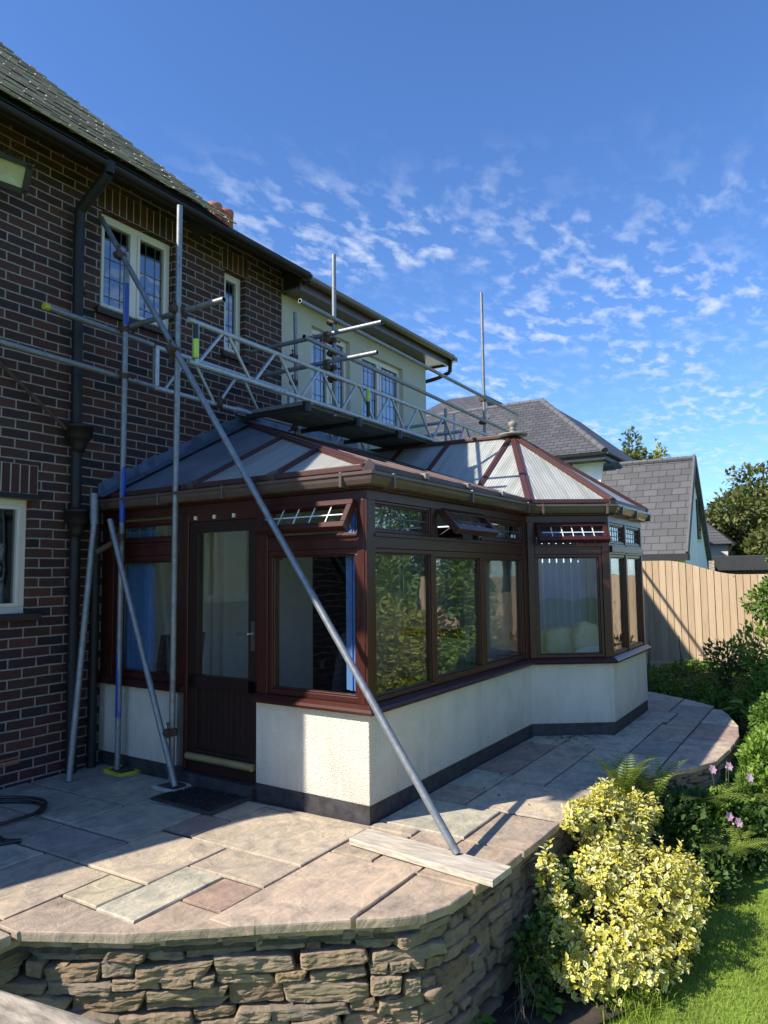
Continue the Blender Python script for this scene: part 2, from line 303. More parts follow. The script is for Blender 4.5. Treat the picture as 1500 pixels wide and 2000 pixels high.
MT['cloth2'] = simple('pale_sofa_fabric', (.60, .60, .57), .9, var=.1, bs=.3)
MT['matb'] = simple('rubber_mat', (.05, .045, .042), .95, var=.5, scale=30, bs=1, bsc=60)
MT['hose'] = simple('black_hose', (.02, .022, .024), .4)
MT['brass'] = simple('brass_bar', (.50, .42, .20), .4, metal=.6)
MT['chrome'] = simple('chrome', (.7, .7, .7), .2, metal=1, bs=0)
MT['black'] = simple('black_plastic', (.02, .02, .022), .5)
MT['lamp'] = simple('lamp_reflector', (.42, .42, .33), .3, metal=.3)
MT['dead'] = simple('dead_twig', (.16, .12, .08), .9)
MT['shed'] = simple('dark_felt_roof', (.035, .036, .042), .9)
MT['poolblue'] = simple('blue_cover', (.03, .16, .32), .6)

# ---------------------------------------------------------------- mesh builder
class MB:
    def __init__(s): s.v = []; s.f = []; s.m = []; s.c = []; s.uv = {}; s.sm = []
    def add(s, vs, fs, mi=0, c=None, smooth=False, uvs=None):
        o = len(s.v); s.v += [tuple(x) for x in vs]
        for i, f in enumerate(fs):
            if uvs: s.uv[len(s.f)] = [uvs[j] for j in f]
            s.f.append(tuple(o+j for j in f)); s.m.append(mi); s.c.append(c); s.sm.append(smooth)
    def box(s, a, b, mi=0, c=None):
        x0, y0, z0 = a; x1, y1, z1 = b
        s.add([(x0,y0,z0),(x1,y0,z0),(x1,y1,z0),(x0,y1,z0),(x0,y0,z1),(x1,y0,z1),(x1,y1,z1),(x0,y1,z1)],
              [(0,3,2,1),(4,5,6,7),(0,1,5,4),(1,2,6,5),(2,3,7,6),(3,0,4,7)], mi, c)
    def obox(s, o, X, Y, Z, mi=0, c=None):   # o corner-centre, half vectors
        P = [o+X*a+Y*b+Z*d for d in (-1, 1) for a, b in ((-1,-1),(1,-1),(1,1),(-1,1))]
        s.add(P, [(0,3,2,1),(4,5,6,7),(0,1,5,4),(1,2,6,5),(2,3,7,6),(3,0,4,7)], mi, c)
    def bar(s, p, q, wd, ht, upv=V((0,0,1)), mi=0):
        p = V(p); q = V(q); d = (q-p); L = d.length; d.normalize(); sd = d.cross(V(upv)).normalized(); u = sd.cross(d)
        s.obox((p+q)/2, d*L/2, sd*wd/2, u*ht/2, mi)
    def tube(s, p, q, r, n=12, r2=None, hollow=False, mi=0, mi2=1):
        p = V(p); q = V(q); r2 = r if r2 is None else r2; d = (q-p).normalized(); a = d.orthogonal().normalized(); b = d.cross(a)
        ring = lambda c, rr: [c+(a*math.cos(2*math.pi*k/n)+b*math.sin(2*math.pi*k/n))*rr for k in range(n)]
        vs = ring(p, r)+ring(q, r2); fs = [(k, (k+1) % n, n+(k+1) % n, n+k) for k in range(n)]
        s.add(vs, fs, mi, smooth=True)
        if hollow:
            for c, rr, sg in ((p, r, 1), (q, r2, -1)):
                v2 = ring(c, rr)+ring(c, rr*.80)+ring(c+d*sg*.12, rr*.78)
                f1 = [(k, n+k, n+(k+1) % n, (k+1) % n) for k in range(n)]; s.add(v2, f1, mi)
                s.add(v2, [(n+k, 2*n+k, 2*n+(k+1) % n, n+(k+1) % n) for k in range(n)]+[tuple(range(2*n, 3*n))], mi2)
        else: s.add(vs, [tuple(range(n))[::-1], tuple(range(n, 2*n))], mi)
    def path(s, pts, r, n=8, mi=0, taper=None):
        pts = [V(p) for p in pts]
        for i in range(len(pts)-1):
            r0 = r if taper is None else r+(taper-r)*i/(len(pts)-1); r1 = r if taper is None else r+(taper-r)*(i+1)/(len(pts)-1)
            s.tube(pts[i], pts[i+1], r0, n, r1, mi=mi)
    def lathe(s, c, prof, n=16, mi=0):
        c = V(c); vs = []
        for r_, z in prof: vs += [c+V((r_*math.cos(2*math.pi*k/n), r_*math.sin(2*math.pi*k/n), z)) for k in range(n)]
        fs = []
        for i in range(len(prof)-1): fs += [(i*n+k, i*n+(k+1) % n, (i+1)*n+(k+1) % n, (i+1)*n+k) for k in range(n)]
        fs += [tuple(range(n))[::-1], tuple(range((len(prof)-1)*n, len(prof)*n))]
        s.add(vs, fs, mi, smooth=True)
    def prism(s, pts, vec, mi=0, uvs=None, c=None):
        n = len(pts); vec = V(vec); P = [V(p) for p in pts]; Q = [p+vec for p in P]
        s.add(P+Q, [tuple(range(n))[::-1], tuple(range(n, 2*n))]+[(k, (k+1) % n, n+(k+1) % n, n+k) for k in range(n)], mi, c, uvs=(list(uvs)*2 if uvs else None))
    def sweep(s, path, prof, mi=0, closed=True, caps=True):
        offs = [offset(path, d) for d, z in prof]; n = len(prof); vs = []
        for i in range(len(path)):
            for k, (d, z) in enumerate(prof): vs.append((offs[k][i][0], offs[k][i][1], z))
        fs = []
        for i in range(len(path)-1):
            for k in range(n if closed else n-1):
                k2 = (k+1) % n; fs.append((i*n+k, (i+1)*n+k, (i+1)*n+k2, i*n+k2))
        if closed and caps: fs += [tuple(range(n)), tuple(range((len(path)-1)*n, len(path)*n))[::-1]]
        s.add(vs, fs, mi)
    def build(s, name, mats, parent=None, label=None, bevel=0, smooth=None):
        me = bpy.data.meshes.new(name); me.from_pydata(s.v, [], s.f)
        for m_ in (mats if isinstance(mats, (list, tuple)) else [mats]): me.materials.append(m_)
        me.polygons.foreach_set('material_index', s.m); me.polygons.foreach_set('use_smooth', [bool(x) if smooth is None else smooth for x in s.sm])
        if any(c is not None for c in s.c):
            at = me.color_attributes.new('tint', 'FLOAT_COLOR', 'CORNER'); arr = []
            for f, c in zip(s.f, s.c):
                if c is None: c = (1, 1, 1)
                if isinstance(c[0], (tuple, list)):
                    for cc_ in c: arr += [*cc_, 1]
                else: arr += [*c, 1]*len(f)
            at.data.foreach_set('color', arr)
        if s.uv:
            ul = me.uv_layers.new(name='UVMap')
            for fi, us in s.uv.items():
                for j, li in enumerate(me.polygons[fi].loop_indices): ul.data[li].uv = us[j]
        me.update(); me.validate()
        o = bpy.data.objects.new(name, me); col.objects.link(o)
        if parent is not None:
            o.parent = parent; q = parent; L = V((0, 0, 0))
            while q is not None: L += q.location; q = q.parent
            o.location = -L
        if label: o['label'] = label
        if bevel:
            md = o.modifiers.new('bevel', 'BEVEL'); md.width = bevel; md.segments = 2; md.limit_method = 'ANGLE'; md.angle_limit = R(40)
        return o
def offset(path, d):
    P = [V((p[0], p[1])) for p in path]; out_ = []
    for i in range(len(P)):
        ns = []
        if i > 0: e = (P[i]-P[i-1]).normalized(); ns.append(V((e.y, -e.x)))
        if i < len(P)-1: e = (P[i+1]-P[i]).normalized(); ns.append(V((e.y, -e.x)))
        if len(ns) == 1: out_.append(P[i]+ns[0]*d)
        else:
            b_ = (ns[0]+ns[1]).normalized(); out_.append(P[i]+b_*(d/max(.2, b_.dot(ns[0]))))
    return out_
def thing(name, label, cat, loc=(0, 0, 0), group=None):
    o = bpy.data.objects.new(name, None); col.objects.link(o); o.location = loc; o.empty_display_size = .2
    o['label'] = label; o['category'] = cat
    if group: o['group'] = group
    return o
def tag(o, label, cat, group=None, kind=None):
    o['label'] = label; o['category'] = cat
    if group: o['group'] = group
    if kind: o['kind'] = kind
    return o
def struct(o, label=None):
    o['kind'] = 'structure'
    if label: o['label'] = label
    return o
def clip(poly, n, c):   # keep n.p <= c, 2D or 3D tuples on first comps
    res = []
    for i in range(len(poly)):
        a, b_ = poly[i], poly[(i+1) % len(poly)]; da = sum(x*y for x, y in zip(n, a))-c; db = sum(x*y for x, y in zip(n, b_))-c
        if da <= 0: res.append(a)
        if (da < 0 < db) or (db < 0 < da):
            u = da/(da-db); res.append(tuple(x+(y-x)*u for x, y in zip(a, b_)))
    return res
def wallgrid(mb, x0, x1, z0, z1, holes, y, dep, mi=0, face=-1):
    xs = sorted({x0, x1, *[h[0] for h in holes], *[h[1] for h in holes]}); zs = sorted({z0, z1, *[h[2] for h in holes], *[h[3] for h in holes]})
    for i in range(len(xs)-1):
        for j in range(len(zs)-1):
            a, b_, c, d = xs[i], xs[i+1], zs[j], zs[j+1]
            if any(a >= h[0]-1e-6 and b_ <= h[1]+1e-6 and c >= h[2]-1e-6 and d <= h[3]+1e-6 for h in holes): continue
            mb.add([(a, y, c), (b_, y, c), (b_, y, d), (a, y, d)], [(0, 1, 2, 3)], mi)
    for a, b_, c, d in holes:
        mb.add([(a,y,c),(b_,y,c),(b_,y,d),(a,y,d),(a,y+dep,c),(b_,y+dep,c),(b_,y+dep,d),(a,y+dep,d)], [(0,4,5,1),(1,5,6,2),(2,6,7,3),(3,7,4,0)], mi)

# ================================================================ GROUND
rng = random.Random(7)
def gz(x, y):
    r_ = -0.75
    tt = min(1, max(0, (x-2.2)/4.0)); r_ += .45*tt; t2 = min(1, max(0, (x-5.2)/2.4)); r_ += .28*t2*t2*(3-2*t2)
    return r_+.03*noise.noise(V((x*.7, y*.7, 0)))
mb = MB(); xs = [-30, -12, -6]+[-5+.5*i for i in range(0, 34)]+[16, 30, 80, 300]; ys = [-300, -60, -20, -10]+[-9+.5*i for i in range(0, 24)]+[6, 12, 40, 300]
vs_ = [(x, y, (gz(x, y) if x < 14 else -.02)) for y in ys for x in xs]; nx = len(xs)
mb.add(vs_, [(j*nx+i, j*nx+i+1, (j+1)*nx+i+1, (j+1)*nx+i) for j in range(len(ys)-1) for i in range(nx-1)], smooth=True)
struct(mb.build('lawn', MT['lawn']))
# soil bed beside the retaining wall
bed = [(-1.2, -1.0), (-.3, -1.42), (.35, -1.75), (.9, -1.82), (1.7, -1.55), (2.3, -1.75), (3.0, -2.3), (4.5, -2.9), (8.3, -3.4), (8.4, 3), (5.7, 3), (5.6, -.6), (4.4, -.8), (1.0, -.8), (-.8, -.7)]
mb = MB()
for i in range(-3, 28):
    for j in range(-10, 8):
        x0, y0 = i*.4, j*.4; q = [(p[0], p[1]) for p in bed]
        for n_, c_ in (((1, 0), x0+.4), ((-1, 0), -x0), ((0, 1), y0+.4), ((0, -1), -y0)):
            q = clip(q, n_, c_)
            if len(q) < 3: break
        if len(q) >= 3: mb.add([(p[0], p[1], gz(p[0], p[1])+.03) for p in q], [tuple(range(len(q)))])
struct(mb.build('planting_bed', MT['soil']))

# ================================================================ PATIO
edge = [(-5.2, .64), (-2.03, .64), (-1.79, .19), (-1.46, -.22), (-1.13, -.645), (-1.02, -.80), (-.90, -.915), (-.75, -.975), (-.5, -1.0), (-.1, -1.03), (.35, -1.05), (.84, -1.06), (1.5, -1.08), (2.0, -1.16), (2.3, -1.36), (2.55, -1.58), (2.85, -1.72), (3.44, -1.77), (4.0, -1.78), (4.5, -1.72), (5.1, -1.56), (5.6, -1.36), (6.0, -.95), (6.34, -.49), (6.5, 0)]
poly = edge+[(6.5, 2.94), (-5.2, 2.94)]
B_, P_, Gg, Yl, D_ = (.50, .42, .325), (.47, .375, .295), (.47, .44, .35), (.49, .44, .32), (.39, .35, .30)
BG = (.51, .43, .335)
sl = [(-1.37, -.76, .54, 1.14, B_), (-1.37, -1.01, 1.14, 1.79, D_), (-1.0, -.385, 1.145, 1.76, Gg), (-2.0, -1.37, .825, 1.43, B_), (-1.69, -1.38, .54, .82, Yl), (-1.7, -1.085, .245, .535, Gg),
 (-2.05, -1.695, -.3, .82, P_), (-1.08, -.765, -.03, .535, BG), (-1.405, -1.09, -.035, .24, (.46, .32, .245)), (-1.8, -1.41, -.5, .24, (.45, .35, .265)), (-.76, -.065, -.025, .865, BG), (-.74, -.39, .87, 1.14, (.38, .30, .25)),
 (-1.5, -.495, -.64, -.035, (.50, .395, .305)), (-.49, -.03, -.33, -.03, (.47, .385, .295)), (-.49, .095, -.635, -.335, P_), (-.525, .06, -1.2, -.64, (.45, .35, .265)), (-1.3, -.53, -1.2, -.645, (.50, .395, .305)),
 (.1, .70, -.635, .0, Gg), (.065, .68, -1.2, -.64, P_), (-.03, .095, -.33, 0, BG), (.705, 1.42, -1.2, -.35, B_), (.705, 1.10, -.345, 0, P_), (1.105, 1.62, -.345, 0, Gg), (1.425, 2.1, -.68, -.35, BG), (1.625, 2.75, -.345, 0, (.40, .30, .25)),
 (1.425, 2.3, -1.5, -.685, Gg), (2.105, 2.8, -.68, -.35, P_), (2.755, 3.3, -.345, 0, Gg), (2.805, 3.45, -.99, -.35, Gg), (2.305, 2.8, -1.34, -.685, BG), (2.305, 3.4, -1.9, -1.345, P_), (2.805, 3.45, -1.34, -.995, D_),
 (3.405, 3.66, -1.9, -1.345, BG), (3.455, 4.24, -1.34, -.995, P_), (3.455, 4.38, -.99, -.69, Gg), (3.66, 4.5, -1.9, -1.345, (.44, .32, .26)), (4.245, 4.97, -1.34, -1.04, P_), (4.385, 4.97, -1.035, -.69, D_), (4.505, 5.4, -1.9, -1.345, BG), (4.975, 5.5, -1.34, -.93, D_), (4.975, 5.6, -.925, -.5, P_), (5.505, 6.2, -1.34, -.93, BG), (5.605, 6.5, -.925, -.3, Gg), (5.4, 6.5, -.295, .4, P_), (5.4, 6.5, .405, 2.9, D_),
 (-.385, .0, 1.145, 1.76, D_), (-.385, .0, .87, 1.14, BG), (-.06, .0, -.02, .865, B_), (-.545, .1, 1.765, 2.35, Gg), (-1.0, -.55, 1.765, 2.1, Gg), (-1.37, -1.005, 1.795, 2.1, D_), (-1.0, -.55, 2.105, 2.7, D_), (-.545, .15, 2.355, 2.95, D_), (-1.6, -1.005, 2.105, 2.6, P_), (-1.6, -.55, 2.705, 2.95, D_), (-1.6, -1.005, 2.605, 2.7, D_),
 (-2.1, -1.375, 1.435, 1.83, Gg), (-2.1, -1.375, 1.835, 2.1, D_), (-2.4, -1.605, 2.105, 2.95, BG), (-3, -2.005, .825, 1.43, B_), (-2.5, -2.055, .3, .82, P_), (-3, -2.505, .3, .82, B_), (-3, -2.105, 1.435, 2.1, P_), (-3.2, -2.405, 2.105, 2.95, D_),
 (-5.2, -3.005, .5, 1.2, BG), (-5.2, -3.205, 1.205, 2.95, P_), (-3.2, -3.005, 1.205, 2.1, D_)]
mb = MB(); rng = random.Random(11)
for x0, x1, y0, y1, c in sl:
    g_ = .0042+rng.random()*.003; q = poly
    for n_, c_ in (((1, 0), x1-g_*1.6), ((-1, 0), -x0-g_*1.6), ((0, 1), y1-g_), ((0, -1), -y0-g_)):
        q = clip(q, n_, c_)
        if len(q) < 3: break
    if len(q) < 3: continue
    # wobble the edges: subdivide each side a little
    q2 = []
    for i in range(len(q)):
        a, b_ = V(q[i][:2]), V(q[(i+1) % len(q)][:2]); L = (b_-a).length; k = max(1, int(L/.09)); nrm = V((b_.y-a.y, -(b_.x-a.x))).normalized() if L > 1e-6 else V((0, 0))
        for j in range(k):
            p = a+(b_-a)*(j/k)
            if j: p = p-nrm*(.003*(noise.noise(V((p.x*14, p.y*14, x0*3)))+.4))
            q2.append(p)
    h = rng.uniform(-.0025, .003); cen = sum(q2, V((0, 0)))/len(q2); n = len(q2); k = rng.uniform(.9, 1.1); c = tuple(x*k for x in c)
    ring = [(p.x, p.y, z) for z, ins in ((-.045, .004), (-.012, 0), (-.003, .001), (h, .007)) for p in [pp+(cen-pp).normalized()*ins for pp in q2]]
    fs = [(r_*n+i, r_*n+(i+1) % n, (r_+1)*n+(i+1) % n, (r_+1)*n+i) for r_ in range(3) for i in range(n)]+[tuple(range(3*n, 4*n))]
    mb.add(ring, fs, 0, c)
pin = [tuple(p) for p in offset(edge, -.05)]
mb.prism([(p[0], p[1], -.12) for p in pin]+[(6.4, 2.94, -.12), (-5.2, 2.94, -.12)], (0, 0, .107), 1)
struct(mb.build('patio', [MT['slab'], MT['joint']]), 'sandstone slab patio')

# ================================================================ RETAINING WALL (dry stone)
rng = random.Random(5)
wt = thing('retaining_wall', 'rough dry stone retaining wall holding up the curved edge of the slab patio', 'stone wall', (-1.1, -.7, -.8))
wp = edge[0:]
def along(path):
    P = [V((p[0], p[1])) for p in path]; L = [0]
    for i in range(1, len(P)): L.append(L[-1]+(P[i]-P[i-1]).length)
    def f(s_):
        for i in range(1, len(P)):
            if s_ <= L[i] or i == len(P)-1:
                u = (s_-L[i-1])/(L[i]-L[i-1]); e = (P[i]-P[i-1]).normalized(); return P[i-1]+(P[i]-P[i-1])*u, e, V((e.y, -e.x))
    return f, L[-1]
wf, WL = along([tuple(p) for p in offset(edge[0:25], -.05)])
def stone(mb, c, e, nrm, w_, h_, d_, rng):
    """rough block: cube grid, rounded and displaced"""
    N = 12; seed = rng.random()*100; cj = [rng.uniform(-.10, .10) for _ in range(5)]; cj[3] = -abs(cj[3])*2.2
    tilt = rng.uniform(-.06, .06); e3 = V((e.x, e.y, tilt)).normalized(); u3 = V((-e.x*tilt, -e.y*tilt, 1)).normalized(); n3 = V((nrm.x, nrm.y, 0))
    verts = []; idx = {}
    def vid(i, j, k):
        key = (i, j, k)
        if key not in idx:
            a, b_, c_ = 2*i/N-1, 2*j/N-1, 2*k/N-1
            p = V((a, b_, c_)); mx_ = max(abs(a), abs(b_), abs(c_)); pn = p.normalized()
            r_ = (abs(a)**18+abs(b_)**18+abs(c_)**18)**(1/18); p = p/r_
            sx = 1+cj[0]*c_+cj[1]*.5; sz = 1+cj[2]*a+cj[3]*abs(a)**3*(1 if a > 0 else .3); p = V((p.x*sx+cj[4]*c_, p.y, p.z*sz))
            wx = V((a*w_, b_*d_, c_*h_)); nf_ = noise.noise(wx*7+V((seed, 0, 0))); st_ = noise.noise(V((wx.x*5+seed, 2, wx.z*34)))
            p = V((p.x+noise.noise(V((c_*2+seed, b_*2, 3)))*.03/w_*.25, p.y+(nf_*.16+round(st_*2.2)/2.2*.09+noise.noise(wx*30)*.05)*(.17/d_), p.z+noise.noise(V((wx.x*12+seed, b_*2, 8)))*.16))
            idx[key] = len(verts); verts.append(c+e3*p.x*w_/2+u3*p.z*h_/2+n3*p.y*d_/2)
        return idx[key]
    fs = []
    for i in range(N):
        for j in range(N):
            fs += [(vid(i, j, 0), vid(i, j+1, 0), vid(i+1, j+1, 0), vid(i+1, j, 0)), (vid(i, j, N), vid(i+1, j, N), vid(i+1, j+1, N), vid(i, j+1, N))]
            fs += [(vid(i, 0, j), vid(i+1, 0, j), vid(i+1, 0, j+1), vid(i, 0, j+1)), (vid(i, N, j), vid(i, N, j+1), vid(i+1, N, j+1), vid(i+1, N, j))]
            fs += [(vid(0, i, j), vid(0, i, j+1), vid(0, i+1, j+1), vid(0, i+1, j)), (vid(N, i, j), vid(N, i+1, j), vid(N, i+1, j+1), vid(N, i, j+1))]
    mb.add(verts, fs)
mb = MB(); zt = -.065; rows = [.04, .055, .08, .05, .10, .065, .09, .05, .085, .07, .095, .06, .09]
for ri, h_ in enumerate(rows):
    s_ = -rng.random()*.2+2.2
    while s_ < WL-.05:
        w_ = (.08+.34*rng.random()**1.2)*(.9 if h_ < .08 else 1); 
        sub = rng.random() < .22 and h_ > .09
        for k in range(2 if sub else 1):
            hh_ = h_/(2 if sub else 1); p, e, nr = wf(min(WL, max(0, s_+w_/2)))
            z = zt-hh_/2-(k*hh_)+rng.uniform(-.014, .014); dd = rng.uniform(.20, .27)
            c = V((p.x, p.y, z))+V((nr.x, nr.y, 0))*(-.11+rng.uniform(-.02, .012))
            stone(mb, c, e, nr, w_+rng.uniform(-.016, .004), hh_*rng.uniform(.80, 1.05), dd, rng)
        s_ += w_+.004
    zt -= h_
for k in range(260):
    s_ = rng.uniform(2.3, WL-.1); p, e, nr = wf(s_); stone(mb, V((p.x, p.y, rng.uniform(-.9, -.10)))+V((nr.x, nr.y, 0))*-.055, e, nr, rng.uniform(.03, .08), rng.uniform(.014, .03), .10, rng)
mb.build('stonework', MT['stone'], wt, smooth=False)
mb = MB(); mb.sweep(edge[0:25], [(-.115, -.95), (-.115, -.03), (-.4, -.03), (-.4, -.95)]); mb.build('core', MT['soil'], wt)
mb = MB(); mb.sweep(edge[0:25], [(-.062, -.125), (-.035, -.046), (-.3, -.046), (-.3, -.125)]); mb.build('bedding_mortar', MT['pinkmortar'], wt)

# ================================================================ HOUSE
YW = 2.97
ho = thing('brick_house', 'dark red brick house with cream rendered right end, tiled roof and leaded white windows', 'house', (1.5, 5, 0))
W1 = (.03, .915, 4.14, 5.10); W2 = (1.64, 1.975, 4.14, 5.10); W0 = (-1.75, -.575, 1.36, 2.30); W3 = (3.25, 4.13, 3.85, 4.92); W4 = (4.43, 5.60, 3.85, 4.88)
mb = MB(); wallgrid(mb, -3.58, 2.63, -.1, 5.45, [W1, W2, W0], YW, .11)
mb.add([(-3.58, YW, -.1), (-3.58, 9, -.1), (-3.58, 9, 5.45), (-3.58, YW, 5.45)], [(3, 2, 1, 0)])
mb.build('brick_wall', MT['brick'], ho)
mb = MB(); wallgrid(mb, 2.63, 6.36, -.1, 5.35, [W3, W4, (3.2, 4.6, 0, 2.1)], YW+.012, .09)
mb.add([(6.36, YW+.012, -.1), (6.36, 9, -.1), (6.36, 9, 5.35), (6.36, YW+.012, 5.35)], [(0, 1, 2, 3)])
mb.build('rendered_wall', MT['hrender'], ho)
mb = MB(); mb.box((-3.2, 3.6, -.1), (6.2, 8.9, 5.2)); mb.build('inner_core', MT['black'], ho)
# soldier courses
for (a, b_, zb, zt_) in ((-.02, .96, 5.105, 5.33), (1.60, 2.02, 5.105, 5.33), (-1.8, -.53, 2.345, 2.585)):
    mb = MB(); n = round((b_-a)/.0815); wd = (b_-a)/n
    for k in range(n):
        x = a+k*wd; mb.box((x+.0065, YW-.006, zb+.005), (x+wd-.0065, YW+.09, zt_))
    mb.box((a, YW-.0035, zb+.002), (b_, YW+.05, zt_+.004), 1); mb.build('soldier_course', [MT['soldier'], MT['mortar']], ho)
def house_window(x0, x1, z0, z1, mull, lead=True, deep=.075, rows=6):
    mb = MB(); y = YW+deep; f = .055
    mb.box((x0, y, z0), (x1, y+.06, z0+f)); mb.box((x0, y, z1-f), (x1, y+.06, z1)); mb.box((x0, y, z0+f), (x0+f, y+.06, z1-f)); mb.box((x1-f, y, z0+f), (x1, y+.06, z1-f))
    for mx_ in mull: mb.box((mx_-.03, y-.002, z0+f), (mx_+.03, y+.06, z1-f))
    wo = mb.build('window', MT['white'], ho, bevel=.004)
    eds = [x0+f]+[q for mx_ in mull for q in (mx_-.03, mx_+.03)]+[x1-f]
    for i in range(0, len(eds), 2):
        a, b_ = eds[i], eds[i+1]
        if i > 0 or len(mull) == 0 or True:
            s2 = MB(); g_ = .03
            for q in (((a, y-.014, z0+f), (b_, y+.03, z0+f+g_)), ((a, y-.014, z1-f-g_), (b_, y+.03, z1-f)), ((a, y-.014, z0+f+g_), (a+g_, y+.03, z1-f-g_)), ((b_-g_, y-.014, z0+f+g_), (b_, y+.03, z1-f-g_))): s2.box(*q)
            s2.build('sash', MT['white'], wo, bevel=.003)
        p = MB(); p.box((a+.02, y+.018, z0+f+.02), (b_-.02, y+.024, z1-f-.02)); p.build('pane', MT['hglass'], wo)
        if lead:
            l = MB(); nc = max(2, round((b_-a)/.11))
            for k in range(1, nc): xx = a+(b_-a)*k/nc; l.box((xx-.003, y+.014, z0+f+g_), (xx+.003, y+.0175, z1-f-g_))
            for zz_ in [z0+f+(z1-z0-2*f)*u for u in ((.18, .5, .82) if rows == 3 else (.14, .36, .58, .80))]: l.box((a+g_, y+.013, zz_-.003), (b_-g_, y+.0165, zz_+.003))
            l.build('leading', MT['leading'], wo)
    # dark room behind and curtains
    return wo
house_window(*W1, [.47]); house_window(*W2, []); house_window(*W3, [3.70], rows=4); house_window(*W4, [4.97], rows=4); house_window(*W0, [-1.2], lead=False)
for (a, b_, z) in ((W1[0]-.05, W1[1]+.05, W1[2]), (W2[0]-.05, W2[1]+.05, W2[2]), (W0[0]-.05, W0[1]+.09, W0[2]), (W3[0]-.03, W3[1]+.03, W3[2]), (W4[0]-.03, W4[1]+.03, W4[2])):
    mb = MB(); mb.box((a, YW-.045, z-.06), (b_, YW+.08, z-.002)); mb.build('window_sill', MT['darktimber'], ho, bevel=.004)
mb = MB(); mb.box((-1.85, YW-.02, 2.302), (-.5, YW+.05, 2.343)); mb.build('lintel', MT['blackpipe'], ho)
# room backdrops: pale curtains inside upper windows
for (x0, x1, z0, z1) in (W1, W2, W3, W4):
    for cx0, cx1 in ((x0-.05, x0+.14), (x1-.16, x1+.05)):
        mb = MB(); n = 14; vs_ = []
        for k in range(n+1): xx = cx0+(cx1-cx0)*k/n; yy = YW+.26+.02*math.sin(k*2.1); vs_ += [(xx, yy, z0-.1), (xx, yy, z1+.1)]
        mb.add(vs_, [(2*k, 2*k+2, 2*k+3, 2*k+1) for k in range(n)], smooth=True); mb.build('curtain', MT['paleblind'], ho)
mb = MB(); mb.box((-.3, 3.5, .95), (-.1, 3.5, 1.0)); 
# soffit / fascia / eaves
mb = MB(); mb.prism([(-3.8, 2.55, 5.23), (2.66, 2.55, 5.23), (2.66, 2.99, 5.44), (-3.8, 2.99, 5.44)], (0, 0, .02)); mb.box((-3.8, 2.53, 5.20), (2.66, 2.552, 5.31))
mb.prism([(2.66, 2.55, 5.21), (2.66, 2.968, 5.13), (2.66, 2.968, 5.44), (2.66, 2.55, 5.25)], (.03, 0, 0))
mb.build('timber_eaves', MT['darktimber'], ho)
mb = MB(); mb.box((2.62, 2.69, 5.145), (6.58, 2.975, 5.17)); mb.box((2.62, 2.665, 5.12), (6.60, 2.69, 5.27)); mb.box((6.58, 2.69, 5.12), (6.605, 4.2, 5.27)); mb.box((6.362, 2.975, 5.145), (6.58, 4.2, 5.17))
mb.build('soffit', MT['gutter'], ho)
def halfpipe(mb, p, q, r_, n=8):
    p = V(p); q = V(q); d = (q-p).normalized(); sd = d.cross(V((0, 0, 1))).normalized()
    vs_ = []
    for c in (p, q):
        for rr in (r_, r_*.9):
            for k in range(n+1): a = math.pi*k/n; vs_.append(c+sd*math.cos(a)*rr-V((0, 0, 1))*math.sin(a)*rr)
    m_ = n+1; fs = [(k, k+1, 2*m_+k+1, 2*m_+k) for k in range(n)]+[(m_+k, 3*m_+k, 3*m_+k+1, m_+k+1) for k in range(n)]+[(k, m_+k, m_+k+1, k+1) for k in range(n)]+[(2*m_+k, 2*m_+k+1, 3*m_+k+1, 3*m_+k) for k in range(n)]
    fs += [(0, 2*m_, 3*m_, m_), (n, m_+n, 3*m_+n, 2*m_+n)]
    mb.add(vs_, fs, smooth=False)
mb = MB(); halfpipe(mb, (-3.9, 2.50, 5.245), (2.60, 2.50, 5.245), .042); mb.build('gutter', MT['blackpipe'], ho)
mb = MB(); halfpipe(mb, (2.56, 2.60, 5.265), (6.66, 2.60, 5.265), .055); halfpipe(mb, (6.65, 2.62, 5.265), (6.65, 4.2, 5.265), .05); mb.box((6.60, 2.555, 5.20), (6.71, 2.66, 5.275)); mb.build('gutter', MT['gutter'], ho)
mb = MB(); mb.path([(6.62, 2.64, 5.24), (6.62, 2.66, 5.02), (6.54, 2.85, 4.93), (6.42, 3.1, 4.86), (6.42, 3.1, 4.2)], .034); mb.build('swan_neck_pipe', MT['blackpipe'], ho)
# downpipe and hoppers
mb = MB(); mb.path([(-.25, 2.49, 5.26), (-.25, 2.50, 5.16), (-.265, 2.87, 4.92), (-.262, 2.885, 4.6)], .048); mb.path([(-.262, 2.885, 4.62), (-.235, 2.885, 2.93)], .045, 14); mb.path([(-.232, 2.885, 2.78), (-.222, 2.885, 2.25)], .045, 14); mb.path([(-.222, 2.885, 2.15), (-.21, 2.885, 0)], .045, 14)
for z in (4.2, 3.45, 1.6, .9): mb.tube((-.245+(4.2-z)*.008, 2.885, z-.03), (-.245+(4.2-z)*.008, 2.885, z+.03), .053)
mb.build('downpipe', MT['blackpipe'], ho)
for z, w_ in ((2.93, .15), (2.19, .13)):
    mb = MB(); mb.lathe((-.228, 2.86, z-.17), [(.05, -.02), (.06, .02), (w_*.62, .09), (w_*.78, .10), (w_*.78, .19), (w_*.85, .19), (w_*.85, .215), (w_*.6, .215), (.05, .1)], 8); mb.build('hopper_head', MT['blackpipe'], ho)
mb = MB(); mb.path([(.0, 2.90, 2.28), (.0, 2.90, 0)], .038, 12); mb.path([(.0, 2.9, 2.28), (-.16, 2.86, 2.10)], .03); mb.build('downpipe', MT['blackpipe'], ho)
mb = MB(); mb.path([(-1.3, 2.93, 3.72), (-.91, 2.92, 3.37), (-.34, 2.88, 2.93)], .017); mb.build('waste_pipe', MT['rust'], ho)
mb = MB()
